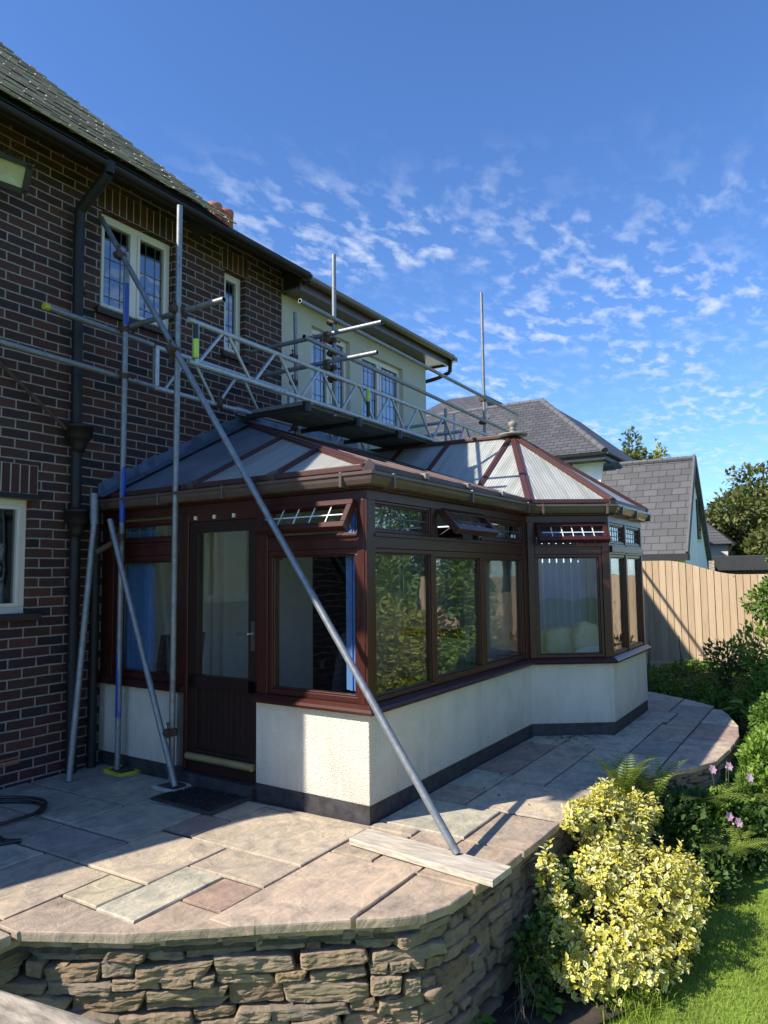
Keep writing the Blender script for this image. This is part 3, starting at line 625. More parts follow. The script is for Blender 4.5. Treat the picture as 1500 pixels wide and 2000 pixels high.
for k in range(3): mb.box((-1.0, YW-.004, .165+k*.022), (-.62, YW+.02, .177+k*.022))
mb.build('air_brick', MT['terracotta'], ho)
# floodlight (part of house)
mb = MB(); c = V((-1.02, 2.72, 4.87)); X = V((1, -.12, .05)).normalized(); Nn = V((-.25, -.85, -.50)).normalized(); Xx = (X-Nn*X.dot(Nn)).normalized(); Zz = Nn.cross(Xx)
if Zz.z < 0: Zz = -Zz
mb.obox(c-Nn*.01, Xx*.15, Zz*.11, Nn*.03, 0)
for a_, b_, dx_, dz_ in ((-.6, .0, -1, 0), (.6, 0, 1, 0), (0, .6, 0, 1), (0, -.6, 0, -1)):
    tcn = c+Nn*.028; k1, k2 = (Zz, Xx) if dx_ else (Xx, Zz); hx = (.115, .085) if dx_ == 0 else (.085, .115); sgn = dx_+dz_
    e0 = tcn+k2*sgn*hx[1]+Nn*.014; mb.add([tcn-k1*.02, tcn+k1*.02, e0+k1*hx[0], e0-k1*hx[0]], [(0, 1, 2, 3)], 1)
for a in (-1, 1):
    mb.obox(c+Nn*.045+Xx*a*.134, Xx*.024, Zz*.112, Nn*.012, 0); mb.obox(c+Nn*.045+Zz*a*.10, Xx*.152, Zz*.02, Nn*.012, 0); mb.obox(c+Nn*.04+Xx*a*.155, Xx*.003, Zz*.117, Nn*.012, 2); mb.obox(c+Nn*.04+Zz*a*.117, Xx*.158, Zz*.003, Nn*.012, 2)
mb.bar(c-Nn*.03, V((-1.02, YW, 4.95)), .03, .03, mi=0)
mb.build('floodlight', [MT['black'], MT['lamp'], MT['tubel']], ho)
# main roof: left steep block with hip falling to the right, tiles as courses
mb = MB(); rng = random.Random(3); pitch = R(45); u = V((0, math.cos(pitch), math.sin(pitch))); nrm = V((0, -math.sin(pitch), math.cos(pitch)))
E0 = V((0, 2.46, 5.285)); gauge = .105
for k in range(46):
    sl0 = k*gauge; xr = 1.22-sl0*.70; x = -4.0+sl0*.5+(k % 2)*.085
    while x < xr:
        wd = min(.168, xr-x+.05)
        o = E0+u*sl0; t0 = .052+rng.uniform(-.005, .005); j = rng.uniform(-.006, .006)
        a = V((x, 0, 0)); b_ = V((x+wd-.004, 0, 0))
        lo_ = o+u*j; hi_ = o+u*(gauge+.03)
        P = [a+lo_+nrm*t0, b_+lo_+nrm*(t0+rng.uniform(-.003, .003)), b_+hi_+nrm*.010, a+hi_+nrm*.010, a+lo_+nrm*(t0-.014), b_+lo_+nrm*(t0-.014), b_+hi_-nrm*.004, a+hi_-nrm*.004]
        mb.add([V(p) for p in P], [(0, 1, 2, 3), (4, 5, 1, 0), (5, 6, 2, 1), (7, 4, 0, 3)]); x += .170
mb.build('tiled_roof', MT['tile'], ho)
mb = MB(); tp = 4.8; hp = [E0+V((-3.85, 0, 0)), E0+V((1.2, 0, 0)), E0+V((1.2-.70*tp, 0, 0))+u*tp, E0+V((-3.85+.5*tp, 0, 0))+u*tp]
hp = [p-nrm*.02 for p in hp]; bk = [V((1.2, 10, 5.28)), V((-3.85, 10, 5.28))]
mb.add([*hp, *bk], [(0, 1, 2, 3), (1, 4, 2), (0, 3, 5), (3, 2, 4, 5)]); mb.build('roof_underlay', MT['shed'], ho)
mb = MB(); e1, e2 = V((.9, 2.60, 5.30)), V((6.64, 2.60, 5.30)); tz = 5.3+2.4*math.tan(R(27)); e3, e4 = V((4.6, 5.0, tz)), V((.9, 5.0, tz))
mb.add([e1, e2, e3, e4, V((6.64, 8.8, 5.3)), V((.9, 8.8, 5.3))], [(0, 1, 2, 3), (1, 4, 2), (3, 2, 4, 5)]); 
for k in range(22):
    yy = 2.585+k*.11; zz_ = 5.31+(yy-2.6)*math.tan(R(27)); mb.box((.9, yy, zz_-.004), (6.67-(yy-2.6)*.9, yy+.10, zz_+.012))
mb.build('low_roof', MT['tile'], ho)
# chimney with pots
ch = MB(); ch.box((4.35, 5.9, 5.5), (5.25, 6.6, 7.45)); ch.box((4.3, 5.85, 7.45), (5.3, 6.65, 7.55)); cho = ch.build('chimney', MT['brick'], ho)
for px_ in (4.78, 4.50):
    mb = MB(); mb.lathe((px_, 6.05, 7.55), [(.13, 0), (.135, .06), (.12, .08), (.12, .36), (.14, .38), (.14, .45), (.11, .46)], 16)
    for k in range(16):
        a = 2*math.pi*k/16; mb.box((px_+math.cos(a)*.122-.006, 6.05+math.sin(a)*.122-.006, 7.63), (px_+math.cos(a)*.122+.006, 6.05+math.sin(a)*.122+.006, 7.91))
    mb.build('chimney_pot', MT['terracotta'], cho)
# side extension with sloping roof, left of the house
mb = MB(); mb.add([(-3.585, YW+.01, 0), (-7.5, YW+.01, 0), (-7.5, YW+.01, .78), (-3.585, YW+.01, 3.475), (-3.585, 8, 0), (-7.5, 8, 0), (-7.5, 8, .78), (-3.585, 8, 3.475)], [(0, 1, 2, 3), (1, 5, 6, 2), (3, 2, 6, 7)]); mb.build('side_extension', MT['brick'], ho)
# nest of twigs above the floodlight
mb = MB(); rng = random.Random(9)
for k in range(90):
    p = V((-1.3+rng.random()*.6, 2.93-rng.random()*.12, 5.02+rng.random()*.08)); q = p+V((rng.uniform(-.09, .09), rng.uniform(-.07, .02), rng.uniform(-.08, .10))); mb.tube(p, q, .0015, 3)
tag(mb.build('bird_nest', MT['dead']), 'scruffy bundle of twigs under the eaves above the floodlight', 'nest')
# egg ornament inside the kitchen window
t_ = MB(); t_.lathe((-.735, 3.13, 1.42), [(.015, 0), (.045, .03), (.06, .08), (.055, .13), (.035, .18), (.008, .21)], 18)
tag(t_.build('egg_ornament', MT['white']), 'white egg shaped ornament standing inside the ground floor window', 'ornament')
mb = MB(); mb.box((-1.75, 3.08, 1.39), (-.57, 3.4, 1.415)); mb.build('inner_sill', MT['white'], ho)
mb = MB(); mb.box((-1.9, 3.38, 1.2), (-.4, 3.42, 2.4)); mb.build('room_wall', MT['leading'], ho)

# ================================================================ CONSERVATORY
cs = thing('conservatory', 'rosewood framed conservatory with cream roughcast dwarf walls and translucent hipped roof', 'conservatory', (1.5, 1.0, 0))
FB = (.12, YW); P0 = (0, 0); P1 = (3.0, 0); P2 = (3.5, -.70); P3 = (5.0, -.70); P4 = (5.5, 0); P5 = (5.5, YW)
fd = (V(FB)-V(P0)).normalized()
def fp(s_): q = V(P0)+fd*s_; return (q.x, q.y)
pathA = [FB, fp(1.84)]; pathB = [fp(1.04), P0, P1, P2, P3, P4, P5]; full = [FB, P0, P1, P2, P3, P4, P5]
mb = MB()
for pth in (pathA, pathB): mb.sweep(pth, [(0, .118), (0, .715), (-.2, .715), (-.2, .118)])
mb.build('dwarf_wall', MT['render'], cs, bevel=.008)
mb = MB()
for pth in (pathA, pathB): mb.sweep(pth, [(-.006, -.02), (-.006, .1175), (-.2, .1175), (-.2, -.02)])
mb.build('plinth', MT['plinth'], cs)
mb = MB()
for pth in (pathA, pathB): mb.sweep(pth, [(.055, .722), (.06, .735), (.045, .752), (.012, .775), (-.14, .775), (-.14, .716), (.052, .716)])
mb.build('sill', MT['frame'], cs)
mb = MB(); mb.sweep(full, [(.0, 2.165), (.0, 2.225), (.035, 2.235), (.035, 2.285), (-.14, 2.285), (-.14, 2.165)]); mb.build('eaves_beam', MT['frame'], cs)
# gutter (ogee)
mb = MB(); mb.sweep(full, [(.037, 2.335), (.037, 2.262), (.062, 2.245), (.095, 2.255), (.112, 2.285), (.118, 2.31), (.130, 2.318), (.130, 2.338), (.122, 2.338), (.120, 2.325), (.108, 2.315), (.102, 2.29), (.088, 2.268), (.062, 2.256), (.045, 2.268), (.045, 2.335)])
mb.build('gutter', MT['gutter'], cs)
gp = offset(full, .08)
def gbr(p, e):   # gutter bracket
    mb = MB(); n_ = V((e.y, -e.x)); mb.obox(V((p[0], p[1], 2.292)), V((e.x, e.y, 0))*.012, V((n_.x, n_.y, 0))*.053, V((0, 0, .052))); mb.build('gutter_bracket', MT['gutter'], cs, bevel=.004)
for a, b_, us in ((0, 1, (.3, .55, .93)), (1, 2, (.08, .5, .93)), (2, 3, (.12, .9)), (3, 4, (.1, .5, .92))):
    A, Bq = gp[a], gp[b_]; e = (Bq-A).normalized()
    for u_ in us: gbr(A+(Bq-A)*u_, e)
# facades
Z0, Z1, Z2, Z3 = .775, 1.83, 1.94, 2.165
class Fac:
    def __init__(s, A, B): s.A = V((A[0], A[1], 0)); s.t = (V((B[0], B[1], 0))-s.A).normalized(); s.n = V((s.t.y, -s.t.x, 0)); s.L = (V((B[0], B[1], 0))-s.A).length
    def p(s, u_, d, z): return s.A+s.t*u_+s.n*d+V((0, 0, z))
    def box(s, mb, u0, u1, d0, d1, z0, z1, mi=0): mb.obox(s.p((u0+u1)/2, (d0+d1)/2, (z0+z1)/2), s.t*((u1-u0)/2), s.n*((d1-d0)/2), V((0, 0, (z1-z0)/2)), mi)
def fixed(F, u0, u1, z0, z1, fr=.045, lead=None, wname='window', dd=(-.075, -.01)):
    mb = MB(); d0, d1 = dd
    for a in ((u0, u1, d0, d1, z0, z0+fr), (u0, u1, d0, d1, z1-fr, z1), (u0, u0+fr, d0, d1, z0+fr, z1-fr), (u1-fr, u1, d0, d1, z0+fr, z1-fr)): F.box(mb, *a)
    b2 = .012   # glazing bead
    for a in ((u0+fr, u1-fr, d0, d1-.012, z0+fr, z0+fr+b2), (u0+fr, u1-fr, d0, d1-.012, z1-fr-b2, z1-fr), (u0+fr, u0+fr+b2, d0, d1-.012, z0+fr+b2, z1-fr-b2), (u1-fr-b2, u1-fr, d0, d1-.012, z0+fr+b2, z1-fr-b2)): F.box(mb, *a)
    wo = mb.build(wname, MT['frame'], cs, bevel=.004)
    p = MB(); F.box(p, u0+fr, u1-fr, -.046, -.040, z0+fr, z1-fr); p.build('pane', MT['glass'], wo)
    if lead:
        l = MB(); nc, nr = lead
        for k in range(1, nc): uu = u0+fr+(u1-u0-2*fr)*k/nc; F.box(l, uu-.004, uu+.004, -.039, -.035, z0+fr, z1-fr)
        for k in range(1, nr): zz_ = z0+fr+(z1-z0-2*fr)*k/nr; F.box(l, u0+fr, u1-fr, -.0385, -.0345, zz_-.004, zz_+.004)
        l.build('leading', MT['leading'], wo)
    return wo
def opened(F, u0, u1, ztop, h_, ang, lead=(5, 2), lmat='sunlit_lead'):
    """top-hung sash swung outwards"""
    Hh = F.p((u0+u1)/2, .012, ztop); dn = (V((0, 0, -1))*math.cos(ang)+F.n*math.sin(ang)); nr_ = (F.n*math.cos(ang)+V((0, 0, 1))*math.sin(ang)); fr = .045; wd = (u1-u0)/2
    def bx(m_, a0, a1, b0, b1, d0, d1): m_.obox(Hh+F.t*((a0+a1)/2)+dn*((b0+b1)/2)+nr_*((d0+d1)/2), F.t*((a1-a0)/2), dn*((b1-b0)/2), nr_*((d1-d0)/2))
    mb = MB(); bx(mb, -wd, wd, 0, fr, -.03, .03); bx(mb, -wd, wd, h_-fr, h_, -.03, .03); bx(mb, -wd, -wd+fr, fr, h_-fr, -.03, .03); bx(mb, wd-fr, wd, fr, h_-fr, -.03, .03)
    so = mb.build('open_fanlight', MT['frame'], cs, bevel=.004)
    p = MB(); bx(p, -wd+fr, wd-fr, fr, h_-fr, -.003, .003); p.build('pane', MT['glass'], so)
    l = MB(); nc, nr2 = lead
    for k in range(1, nc): uu = -wd+fr+(2*wd-2*fr)*k/nc; bx(l, uu-.0045, uu+.0045, fr, h_-fr, .004, .008)
    for k in range(1, nr2): vv = fr+(h_-2*fr)*k/nr2; bx(l, -wd+fr, wd-fr, vv-.0045, vv+.0045, .0045, .0085)
    l.build('leading', MT[lmat], so)
    s2 = MB()
    for sg in (-1, 1):
        s2.tube(F.p((u0+u1)/2+sg*(wd-.03), -.01, ztop-h_*.85), Hh+F.t*sg*(wd-.03)+dn*h_*.7, .005, 6)
    s2.build('stay', MT['chrome'], so)
    # fixed outer frame with gap behind
    mb = MB(); F.box(mb, u0-.02, u0+.012, -.07, -.012, ztop-h_, ztop); F.box(mb, u1-.012, u1+.02, -.07, -.012, ztop-h_, ztop); mb.build('window', MT['frame'], cs)
Ff = Fac(FB, P0); LF = Ff.L            # u measured from the house wall; s = LF-u
S = lambda s_: LF-s_
def post(F, u0, u1, d0=-.09, d1=.0, z0=Z0, z1=Z3, groove=False):
    mb = MB(); F.box(mb, u0, u1, d0, d1, z0, z1)
    if groove: F.box(mb, u0+.02, u1-.02, d1, d1+.006, z0, z1)
    mb.build('post', MT['frame'], cs, bevel=.004)
def transom(F, u0, u1):
    mb = MB(); F.box(mb, u0, u1, -.085, -.004, Z1, Z2); F.box(mb, u0, u1, -.004, .012, Z2-.03, Z2-.01); mb.build('transom', MT['frame'], cs, bevel=.004)
# front (facing camera left)
post(Ff, S(.075), S(0.0)-.002, -.10, .004, groove=True); post(Ff, S(1.035), S(.925)); post(Ff, S(1.93), S(1.81), z0=.12)
fixed(Ff, S(.923), S(.077), Z0+.002, Z1-.001, .04); transom(Ff, S(.923), S(.077))
opened(Ff, S(.915), S(.085), 2.155, .235, R(33), (5, 2))
fixed(Ff, S(2.80), S(1.932), Z0+.002, Z1-.001, .05); transom(Ff, S(2.80), S(1.932)); fixed(Ff, S(2.80), S(1.932), Z2+.002, Z3-.03, .04, lead=(6, 2)); post(Ff, 0.0, S(2.802))
mb = MB(); Ff.box(mb, S(1.81), S(1.035), -.1, 0, 2.09, 2.165); Ff.box(mb, S(1.932), S(.077), -.085, -.006, 2.137, 2.165) ; mb.build('door_head', MT['frame'], cs)
mb = MB(); Ff.box(mb, S(1.84), S(1.04), -.2, .05, -.02, .10); mb.build('door_step', MT['plinth'], cs, bevel=.008)
mb = MB(); a, b_ = S(1.805), S(1.04)
Ff.box(mb, a, b_, -.07, -.012, .10, .28); Ff.box(mb, a, b_, -.07, -.012, .76, .86); Ff.box(mb, a, b_, -.07, -.012, 2.0, 2.088); Ff.box(mb, a, a+.10, -.07, -.012, .28, 2.0); Ff.box(mb, b_-.095, b_, -.07, -.012, .28, 2.0)
Ff.box(mb, a+.1, b_-.095, -.055, -.03, .28, .76)
for k in range(1, 9): uu = a+.1+(b_-a-.195)*k/9; Ff.box(mb, uu-.003, uu+.003, -.03, -.026, .28, .76)
dr = mb.build('door', MT['door'], cs, bevel=.004, label='half glazed dark brown door')
mb = MB(); Ff.box(mb, a+.1, b_-.095, -.045, -.039, .86, 2.0); mb.build('pane', MT['glass'], dr)
mb = MB(); mb.tube(Ff.p(a+.02, .012, .225), Ff.p(b_-.02, .012, .225), .028, 10); mb.build('weather_bar', MT['brass'], dr)
mb = MB(); Ff.box(mb, b_-.06, b_-.03, -.012, -.004, 1.08, 1.30); mb.path([Ff.p(b_-.045, 0, 1.21), Ff.p(b_-.045, .04, 1.21), Ff.p(b_-.09, .045, 1.205), Ff.p(b_-.13, .045, 1.215), Ff.p(b_-.16, .045, 1.20)], .007, 8); mb.build('handle', MT['chrome'], dr)
mb = MB()
for uu in (S(1.72), S(1.50), S(1.28)): Ff.box(mb, uu-.013, uu+.013, .0, .012, 2.105, 2.135)
mb.build('blind_clip', MT['white'], cs)
# long side
Fl = Fac(P0, P1)
post(Fl, .002, .085, -.09, .0)
fixed(Fl, .087, .962, Z0+.002, Z1-.001, .03); fixed(Fl, .964, 1.912, Z0+.002, Z1-.001, .05); fixed(Fl, 1.914, 2.90, Z0+.002, Z1-.001, .055)
transom(Fl, .087, 2.90); fixed(Fl, .087, .93, Z2+.002, Z3-.002, .02, lead=(6, 2)); opened(Fl, 1.04, 1.84, 2.155, .235, R(42), (5, 2), 'leading'); post(Fl, .931, .995, z0=Z2, z1=Z3); fixed(Fl, 1.89, 2.90, Z2+.002, Z3-.002, .035, lead=(7, 2)); post(Fl, 2.902, 2.995)
Fd = Fac(P1, P2); post(Fd, .005, .075); post(Fd, Fd.L-.075, Fd.L-.002)
fixed(Fd, .077, Fd.L-.077, Z0+.002, Z1-.001, .03); transom(Fd, .077, Fd.L-.077); opened(Fd, .085, Fd.L-.035, 2.14, .225, R(36), (6, 2))
Fb = Fac(P2, P3); post(Fb, .002, .06); post(Fb, .69, .76); post(Fb, 1.44, 1.498)
for a, b_ in ((.062, .688), (.762, 1.438)): fixed(Fb, a, b_, Z0+.002, Z1-.001, .03); fixed(Fb, a, b_, Z2+.002, Z3-.002, .025, lead=(6, 3))
mb = MB(); Fb.box(mb, .062, 1.438, -.085, .0, Z1, Z2); Fb.box(mb, .062, 1.438, .0, .02, Z1+.02, Z2-.02); mb.build('transom', MT['frame'], cs, bevel=.006)
F4 = Fac(P3, P4); post(F4, .002, .06); post(F4, F4.L-.07, F4.L-.002); fixed(F4, .062, F4.L-.072, Z0+.002, Z3-.002, .04)
F5 = Fac(P4, P5); post(F5, .002, .07)
for k in range(3): fixed(F5, .072+k*.95, .072+k*.95+.94, Z0+.002, Z3-.002, .045)
# roof
ZE = 2.355
eo = offset(full, .05); EP = [V((p.x, p.y, ZE)) for p in eo]   # eaves points: wall, corner, P1, P2, P3, P4, P5
Fi = V((4.25, .62, 3.30)); Vr = V((4.25, 2.84, 3.32)); Ap = V((2.0, YW-.01, 3.36)); Rw = V((4.25, YW-.01, 3.365)); RwR = V((4.25, YW-.01, 3.32))
def roof_panel(pts, cuts, e0, e1, th=.025, mats=None):
    """split polygon by planes across the eaves direction; uv from eaves direction"""
    ed = (e1-e0).normalized(); nrm_ = (pts[1]-pts[0]).cross(pts[2]-pts[0]).normalized(); nrm_ = nrm_ if nrm_.z > 0 else -nrm_; sp = nrm_.cross(ed)
    cu = [-1e3]+cuts+[1e3]
    for i in range(len(cu)-1):
        q = [tuple(p) for p in pts]; n_ = tuple(ed); base = ed.dot(e0)
        q = clip(q, n_, base+cu[i+1]); 
        if len(q) < 3: continue
        q = clip(q, tuple(-x for x in n_), -(base+cu[i]))
        if len(q) < 3: continue
        uv = [((V(p)-e0).dot(ed), (V(p)-e0).dot(sp)) for p in q]
        mb = MB(); mb.prism([V(p) for p in q], nrm_*th, uvs=uv); mb.build('roof_panel', MT[mats[i] if mats else 'poly'], cs)
    return nrm_
def cap(p, q, wd=.065, ht=.03, nrm_=V((0, 0, 1)), name='glazing_bar', mat='cap', lift=.03):
    mb = MB(); p = V(p)+nrm_*lift; q = V(q)+nrm_*lift; mb.bar(p, q, wd, ht, nrm_); mb.bar(p+nrm_*ht*.6, q+nrm_*ht*.6, wd*.45, ht*.5, nrm_); return mb.build(name, MT[mat], cs, bevel=.003)
def bar_on(tri_a, tri_b, tri_apex, e0, e1, s_, nrm_, **k):
    """bar perpendicular to eaves e0-e1 at s_, up to the edge a/b->apex"""
    ed = (e1-e0).normalized(); sp = nrm_.cross(ed); st_ = e0+ed*s_
    best = None
    for a, b_ in ((tri_a, tri_apex), (tri_b, tri_apex)):
        d = b_-a; den = d.dot(ed)
        if abs(den) < 1e-6: continue
        u_ = (s_-(a-e0).dot(ed))/den
        if 0 <= u_ <= 1:
            pt = a+d*u_
            if best is None or (pt-st_).length > .05: best = pt
    if best is not None:
        o_ = cap(st_-sp*0.02, best, nrm_=nrm_, **k)
        mb = MB(); mb.obox(st_+nrm_*.032-sp*.0, ed*.036, sp*.03*(1 if sp.z > 0 else -1), nrm_*.028); mb.build('bar_end_cap', MT['gutter'], o_)
nf = roof_panel([EP[1], EP[0], Ap], [.83, 1.72], EP[1], EP[0], mats=['poly', 'poly', 'poly_shade'])
for s_ in (.86, 1.74): bar_on(EP[1], EP[0], Ap, EP[1], EP[0], s_, nf)
nl = roof_panel([EP[1], EP[2], Vr, Rw, Ap], [.75, 1.5, 2.25], EP[1], EP[2])
for s_ in (.75, 1.5, 2.25):
    cap(EP[1]+V((s_, 0, 0)), EP[1]+V((s_, (Ap.y-EP[1].y)*min(1, s_/2.05), (Ap.z-ZE)*min(1, s_/2.05))), nrm_=nl)
    mb = MB(); mb.obox(EP[1]+V((s_, -.01, .03)), V((.03, 0, 0)), V((0, .035, 0)), V((0, 0, .022))); mb.build('bar_end_cap', MT['finial'], cs, bevel=.005)
nw = roof_panel([EP[2], Fi, Vr], [], V((2.9, 0, ZE)), V((2.9, 1, ZE)))
for yy in (.64, 1.50, 2.2):
    u_ = (yy-EP[2].y)/(Vr.y-EP[2].y); a = EP[2]+(Vr-EP[2])*u_; b_ = V((4.25, yy, 3.31)) if yy > .62 else Fi; cap(a, b_, nrm_=nw)
n1_ = roof_panel([EP[2], EP[3], Fi], [], EP[2], EP[3]); n2r = roof_panel([EP[3], EP[4], Fi], [], EP[3], EP[4]); n3_ = roof_panel([EP[4], EP[5], Fi], [], EP[4], EP[5])
ne = roof_panel([EP[5], EP[6], RwR, Fi], [.8, 1.6, 2.4], EP[5], EP[6])
mid = lambda a, b_: (a+b_).normalized()
cap(EP[1], Ap, .09, .03, mid(nf, nl), name='hip_bar'); cap(EP[2], Fi, .08, .03, mid(nw, n1_), name='hip_bar'); cap(EP[3], Fi, .10, .035, mid(n1_, n2r), name='hip_bar'); cap(EP[4], Fi, .10, .035, mid(n2r, n3_), name='hip_bar'); cap(EP[5], Fi, .09, .035, mid(n3_, ne), name='hip_bar')
cap(Fi+V((0, 0, .0)), Vr+V((0, .1, 0)), .14, .035, V((0, 0, 1)), name='ridge_cap')
cap(EP[2], Vr, .12, .02, mid(nw, nl), name='valley', mat='gutter', lift=.02)
for (ia, ib) in ((1, 2), (1, 0), (2, 3), (3, 4), (4, 5)):   # eaves trim on edge of the panels
    a, b_ = EP[ia], EP[ib]; mb = MB(); mb.bar(a+V((0, 0, .02)), b_+V((0, 0, .02)), .05, .045); mb.build('eaves_trim', MT['cap'], cs, bevel=.006)
for i in (1, 3, 4):     # corner end caps
    mb = MB(); e = EP[i]; o2 = (e-V((2.0 if i == 1 else 4.25, 1.2 if i == 1 else .6, ZE))).normalized(); sd = V((-o2.y, o2.x, 0))
    q_ = .72; zl = e.z
    vv = [e+o2*.03+sd*.055+V((0, 0, -.04)), e+o2*.03-sd*.055+V((0, 0, -.04)), e+o2*.03-sd*.06+V((0, 0, .03)), e+o2*.03+V((0, 0, .085)), e+o2*.03+sd*.06+V((0, 0, .03)),
            e-o2*.06+sd*.055+V((0, 0, -.04)), e-o2*.06-sd*.055+V((0, 0, -.04)), e-o2*.06-sd*.06+V((0, 0, .05)), e-o2*.06+V((0, 0, .105)), e-o2*.06+sd*.06+V((0, 0, .05))]
    mb.add([e+(p-e)*q_+V((0, 0, .01)) for p in vv], [(0, 1, 2, 3, 4), (5, 9, 8, 7, 6), (0, 5, 6, 1), (1, 6, 7, 2), (2, 7, 8, 3), (3, 8, 9, 4), (4, 9, 5, 0)]); mb.build('corner_cap', MT['gutter'], cs, bevel=.006)
mb = MB(); mb.lathe(Fi+V((0, 0, .0)), [(.17, .03), (.18, .04), (.18, .055), (.12, .068), (.04, .072), (.036, .11), (.05, .12), (.03, .13), (.042, .15), (.058, .175), (.052, .205), (.025, .218), (.008, .235)], 20); mb.build('finial', MT['finial'], cs)
# lead flashing along the house wall
mb = MB()
for a, b_ in ((EP[0], Ap), (Ap, Rw)):
    n_ = nf if a is EP[0] else nl; A = V(a)+n_*.045; Bq = V(b_)+n_*.045; k = 12
    for i in range(k):
        p = A+(Bq-A)*(i/k); q = A+(Bq-A)*((i+1)/k+.01); hgt = .10+.02*(i % 2)
        mb.add([V((p.x, YW-.012, p.z-.01)), V((q.x, YW-.012, q.z-.01)), V((q.x, YW-.014, q.z+hgt)), V((p.x, YW-.014, p.z+hgt))], [(0, 1, 2, 3)])
        dn = V((0, -.16, -.16*.33)) if a is Ap else V((-.10, -.22, 0)); 
        if a is not Ap: dn.z = -(n_.x*dn.x+n_.y*dn.y)/n_.z
        mb.add([p, q, q+dn+V((0, 0, .004)), p+dn+V((0, 0, .004))], [(0, 1, 2, 3)])
mb.add([Ap+V((-.18, -.02, .10)), Ap+V((.22, -.02, .10)), Ap+V((.22, -.02, .18)), Ap+V((-.18, -.02, .20)), Ap+V((.0, -.35, .0)), ], [(0, 1, 2, 3), (0, 4, 1)])
mb.build('lead_flashing', MT['lead'], cs)
# interior
mb = MB(); mb.prism([(p.x, p.y, .05) for p in offset(full, -.21)], (0, 0, .02)); mb.build('floor', MT['floor'], cs)
mb = MB(); mb.prism([(.35, YW-.03, .07), (3.2, YW-.03, .07), (3.2, YW-.03, 3.1), (2.0, YW-.03, 3.1), (.35, YW-.03, 2.42)], (0, .026, 0)); mb.box((4.6, YW-.03, .07), (5.45, YW-.004, 3.1)); mb.box((3.2, YW-.03, 2.1), (4.6, YW-.004, 3.1)); mb.build('interior_wall', MT['plaster'], cs)
mb = MB(); mb.box((1.20, 2.90, .08), (1.26, YW-.031, 2.2)); mb.box((1.44, 2.90, .08), (1.50, YW-.031, 2.2)); mb.box((1.58, 2.89, .08), (1.66, YW-.031, 2.2)); mb.box((1.20, 2.895, 2.2), (1.66, YW-.031, 2.27)); mb.build('french_door_frame', MT['white'], cs)
tag_p = MB(); tag_p.box((2.38, YW-.06, 1.78), (2.62, YW-.031, 2.12)); tag_p.box((2.42, YW-.064, 1.83), (2.58, YW-.059, 2.07), 1)
tag(tag_p.build('framed_picture', [MT['white'], MT['finial']]), 'small framed picture hanging on the inside wall seen through the window right of the door', 'picture')
def blind(F, u0, u1, z0, z1, mat, label, tiltd, pitch_=.085, dd=-.20, grp='vertical blinds inside the conservatory'):
    mb = MB(); u_ = u0; a = tiltd
    while u_ < u1:
        tv = F.t*math.cos(a)+F.n*math.sin(a); c = F.p(u_, dd, 0); p = [c-tv*.044, c+tv*.044]
        mb.obox(c+V((0, 0, (z0+z1)/2)), tv*.044, F.t.cross(V((0, 0, 1)))*.0012, V((0, 0, (z1-z0)/2))); u_ += pitch_
    o_ = mb.build('vertical_blind', MT[mat]); tag(o_, label, 'blind', grp)
    m2 = MB(); F.box(m2, u0-.05, u1+.02, dd-.02, dd+.02, z1, z1+.03); m2.build('headrail', MT['white'], o_)
blind(Ff, S(2.74), S(2.36), .84, 2.1, 'blind', 'blue vertical blind hanging in the window left of the door', R(4), .08, -.12)
blind(Ff, S(.25), S(.11), .84, 2.1, 'blind', 'blue vertical blind gathered against the near corner post', R(25), .028, -.12)
blind(Fl, 2.0, 2.85, .84, 2.1, 'paleblind', 'pale vertical blind behind the third long side window', R(50), .085)
blind(F5, .05, 1.05, .84, 2.1, 'blind', 'blue vertical blind on the far side of the bay, nearest the garden', R(10), .098, -.14)
blind(F5, 1.06, 2.0, .84, 2.1, 'paleblind', 'pale vertical blind on the far side of the bay, middle window', R(4), .083, -.14)
blind(F5, 2.0, 2.85, .84, 2.1, 'paleblind', 'pale vertical blind on the far side of the bay, next to the house', R(4), .083, -.14)
blind(F4, .1, .82, .84, 2.1, 'blind', 'blue vertical blind on the far angled side of the bay', R(10), .098, -.14)
def chair(x, y, rot, label):
    r_ = thing('dining_chair', label, 'chair', (x, y, .07), 'dark high backed chairs in the conservatory'); Rm = Matrix.Rotation(rot, 3, 'Z')
    T = lambda p: V((x, y, .07))+Rm@V(p)
    def ob(m_, c, h_): m_.obox(T(c), Rm@V((h_[0], 0, 0)), Rm@V((0, h_[1], 0)), V((0, 0, h_[2])))
    m_ = MB(); ob(m_, (0, 0, .44), (.23, .22, .045)); m_.build('seat', MT['chair'], r_, bevel=.015)
    m_ = MB(); N = 8; vs_ = []
    for k in range(N+1):
        z = .42+.66*k/N; yb = .20+.10*(k/N)**1.5; wx = .23-.02*(k/N)
        for dy in (-.028, .028):
            for sx in (-1, 1): vs_.append(T((sx*wx, yb+dy, z)))
    fs = [(0, 1, 3, 2)]+[(4*N, 4*N+2, 4*N+3, 4*N+1)]
    for k in range(N):
        o = 4*k; fs += [(o, o+4, o+5, o+1), (o+2, o+3, o+7, o+6), (o, o+2, o+6, o+4), (o+1, o+5, o+7, o+3)]
    m_.add(vs_, fs); m_.build('backrest', MT['chair'], r_, bevel=.01)
    for sx in (-1, 1):
        for sy in (-1, 1): m_ = MB(); m_.tube(T((sx*.19, sy*.18, 0)), T((sx*.2, sy*.19, .42)), .02, 8, .024); m_.build('leg', MT['darktimber'], r_)
chair(1.0, 1.22, R(205), 'dark high backed chair behind the window right of the door')
chair(.45, 2.50, R(170), 'dark high backed chair behind the window left of the door')
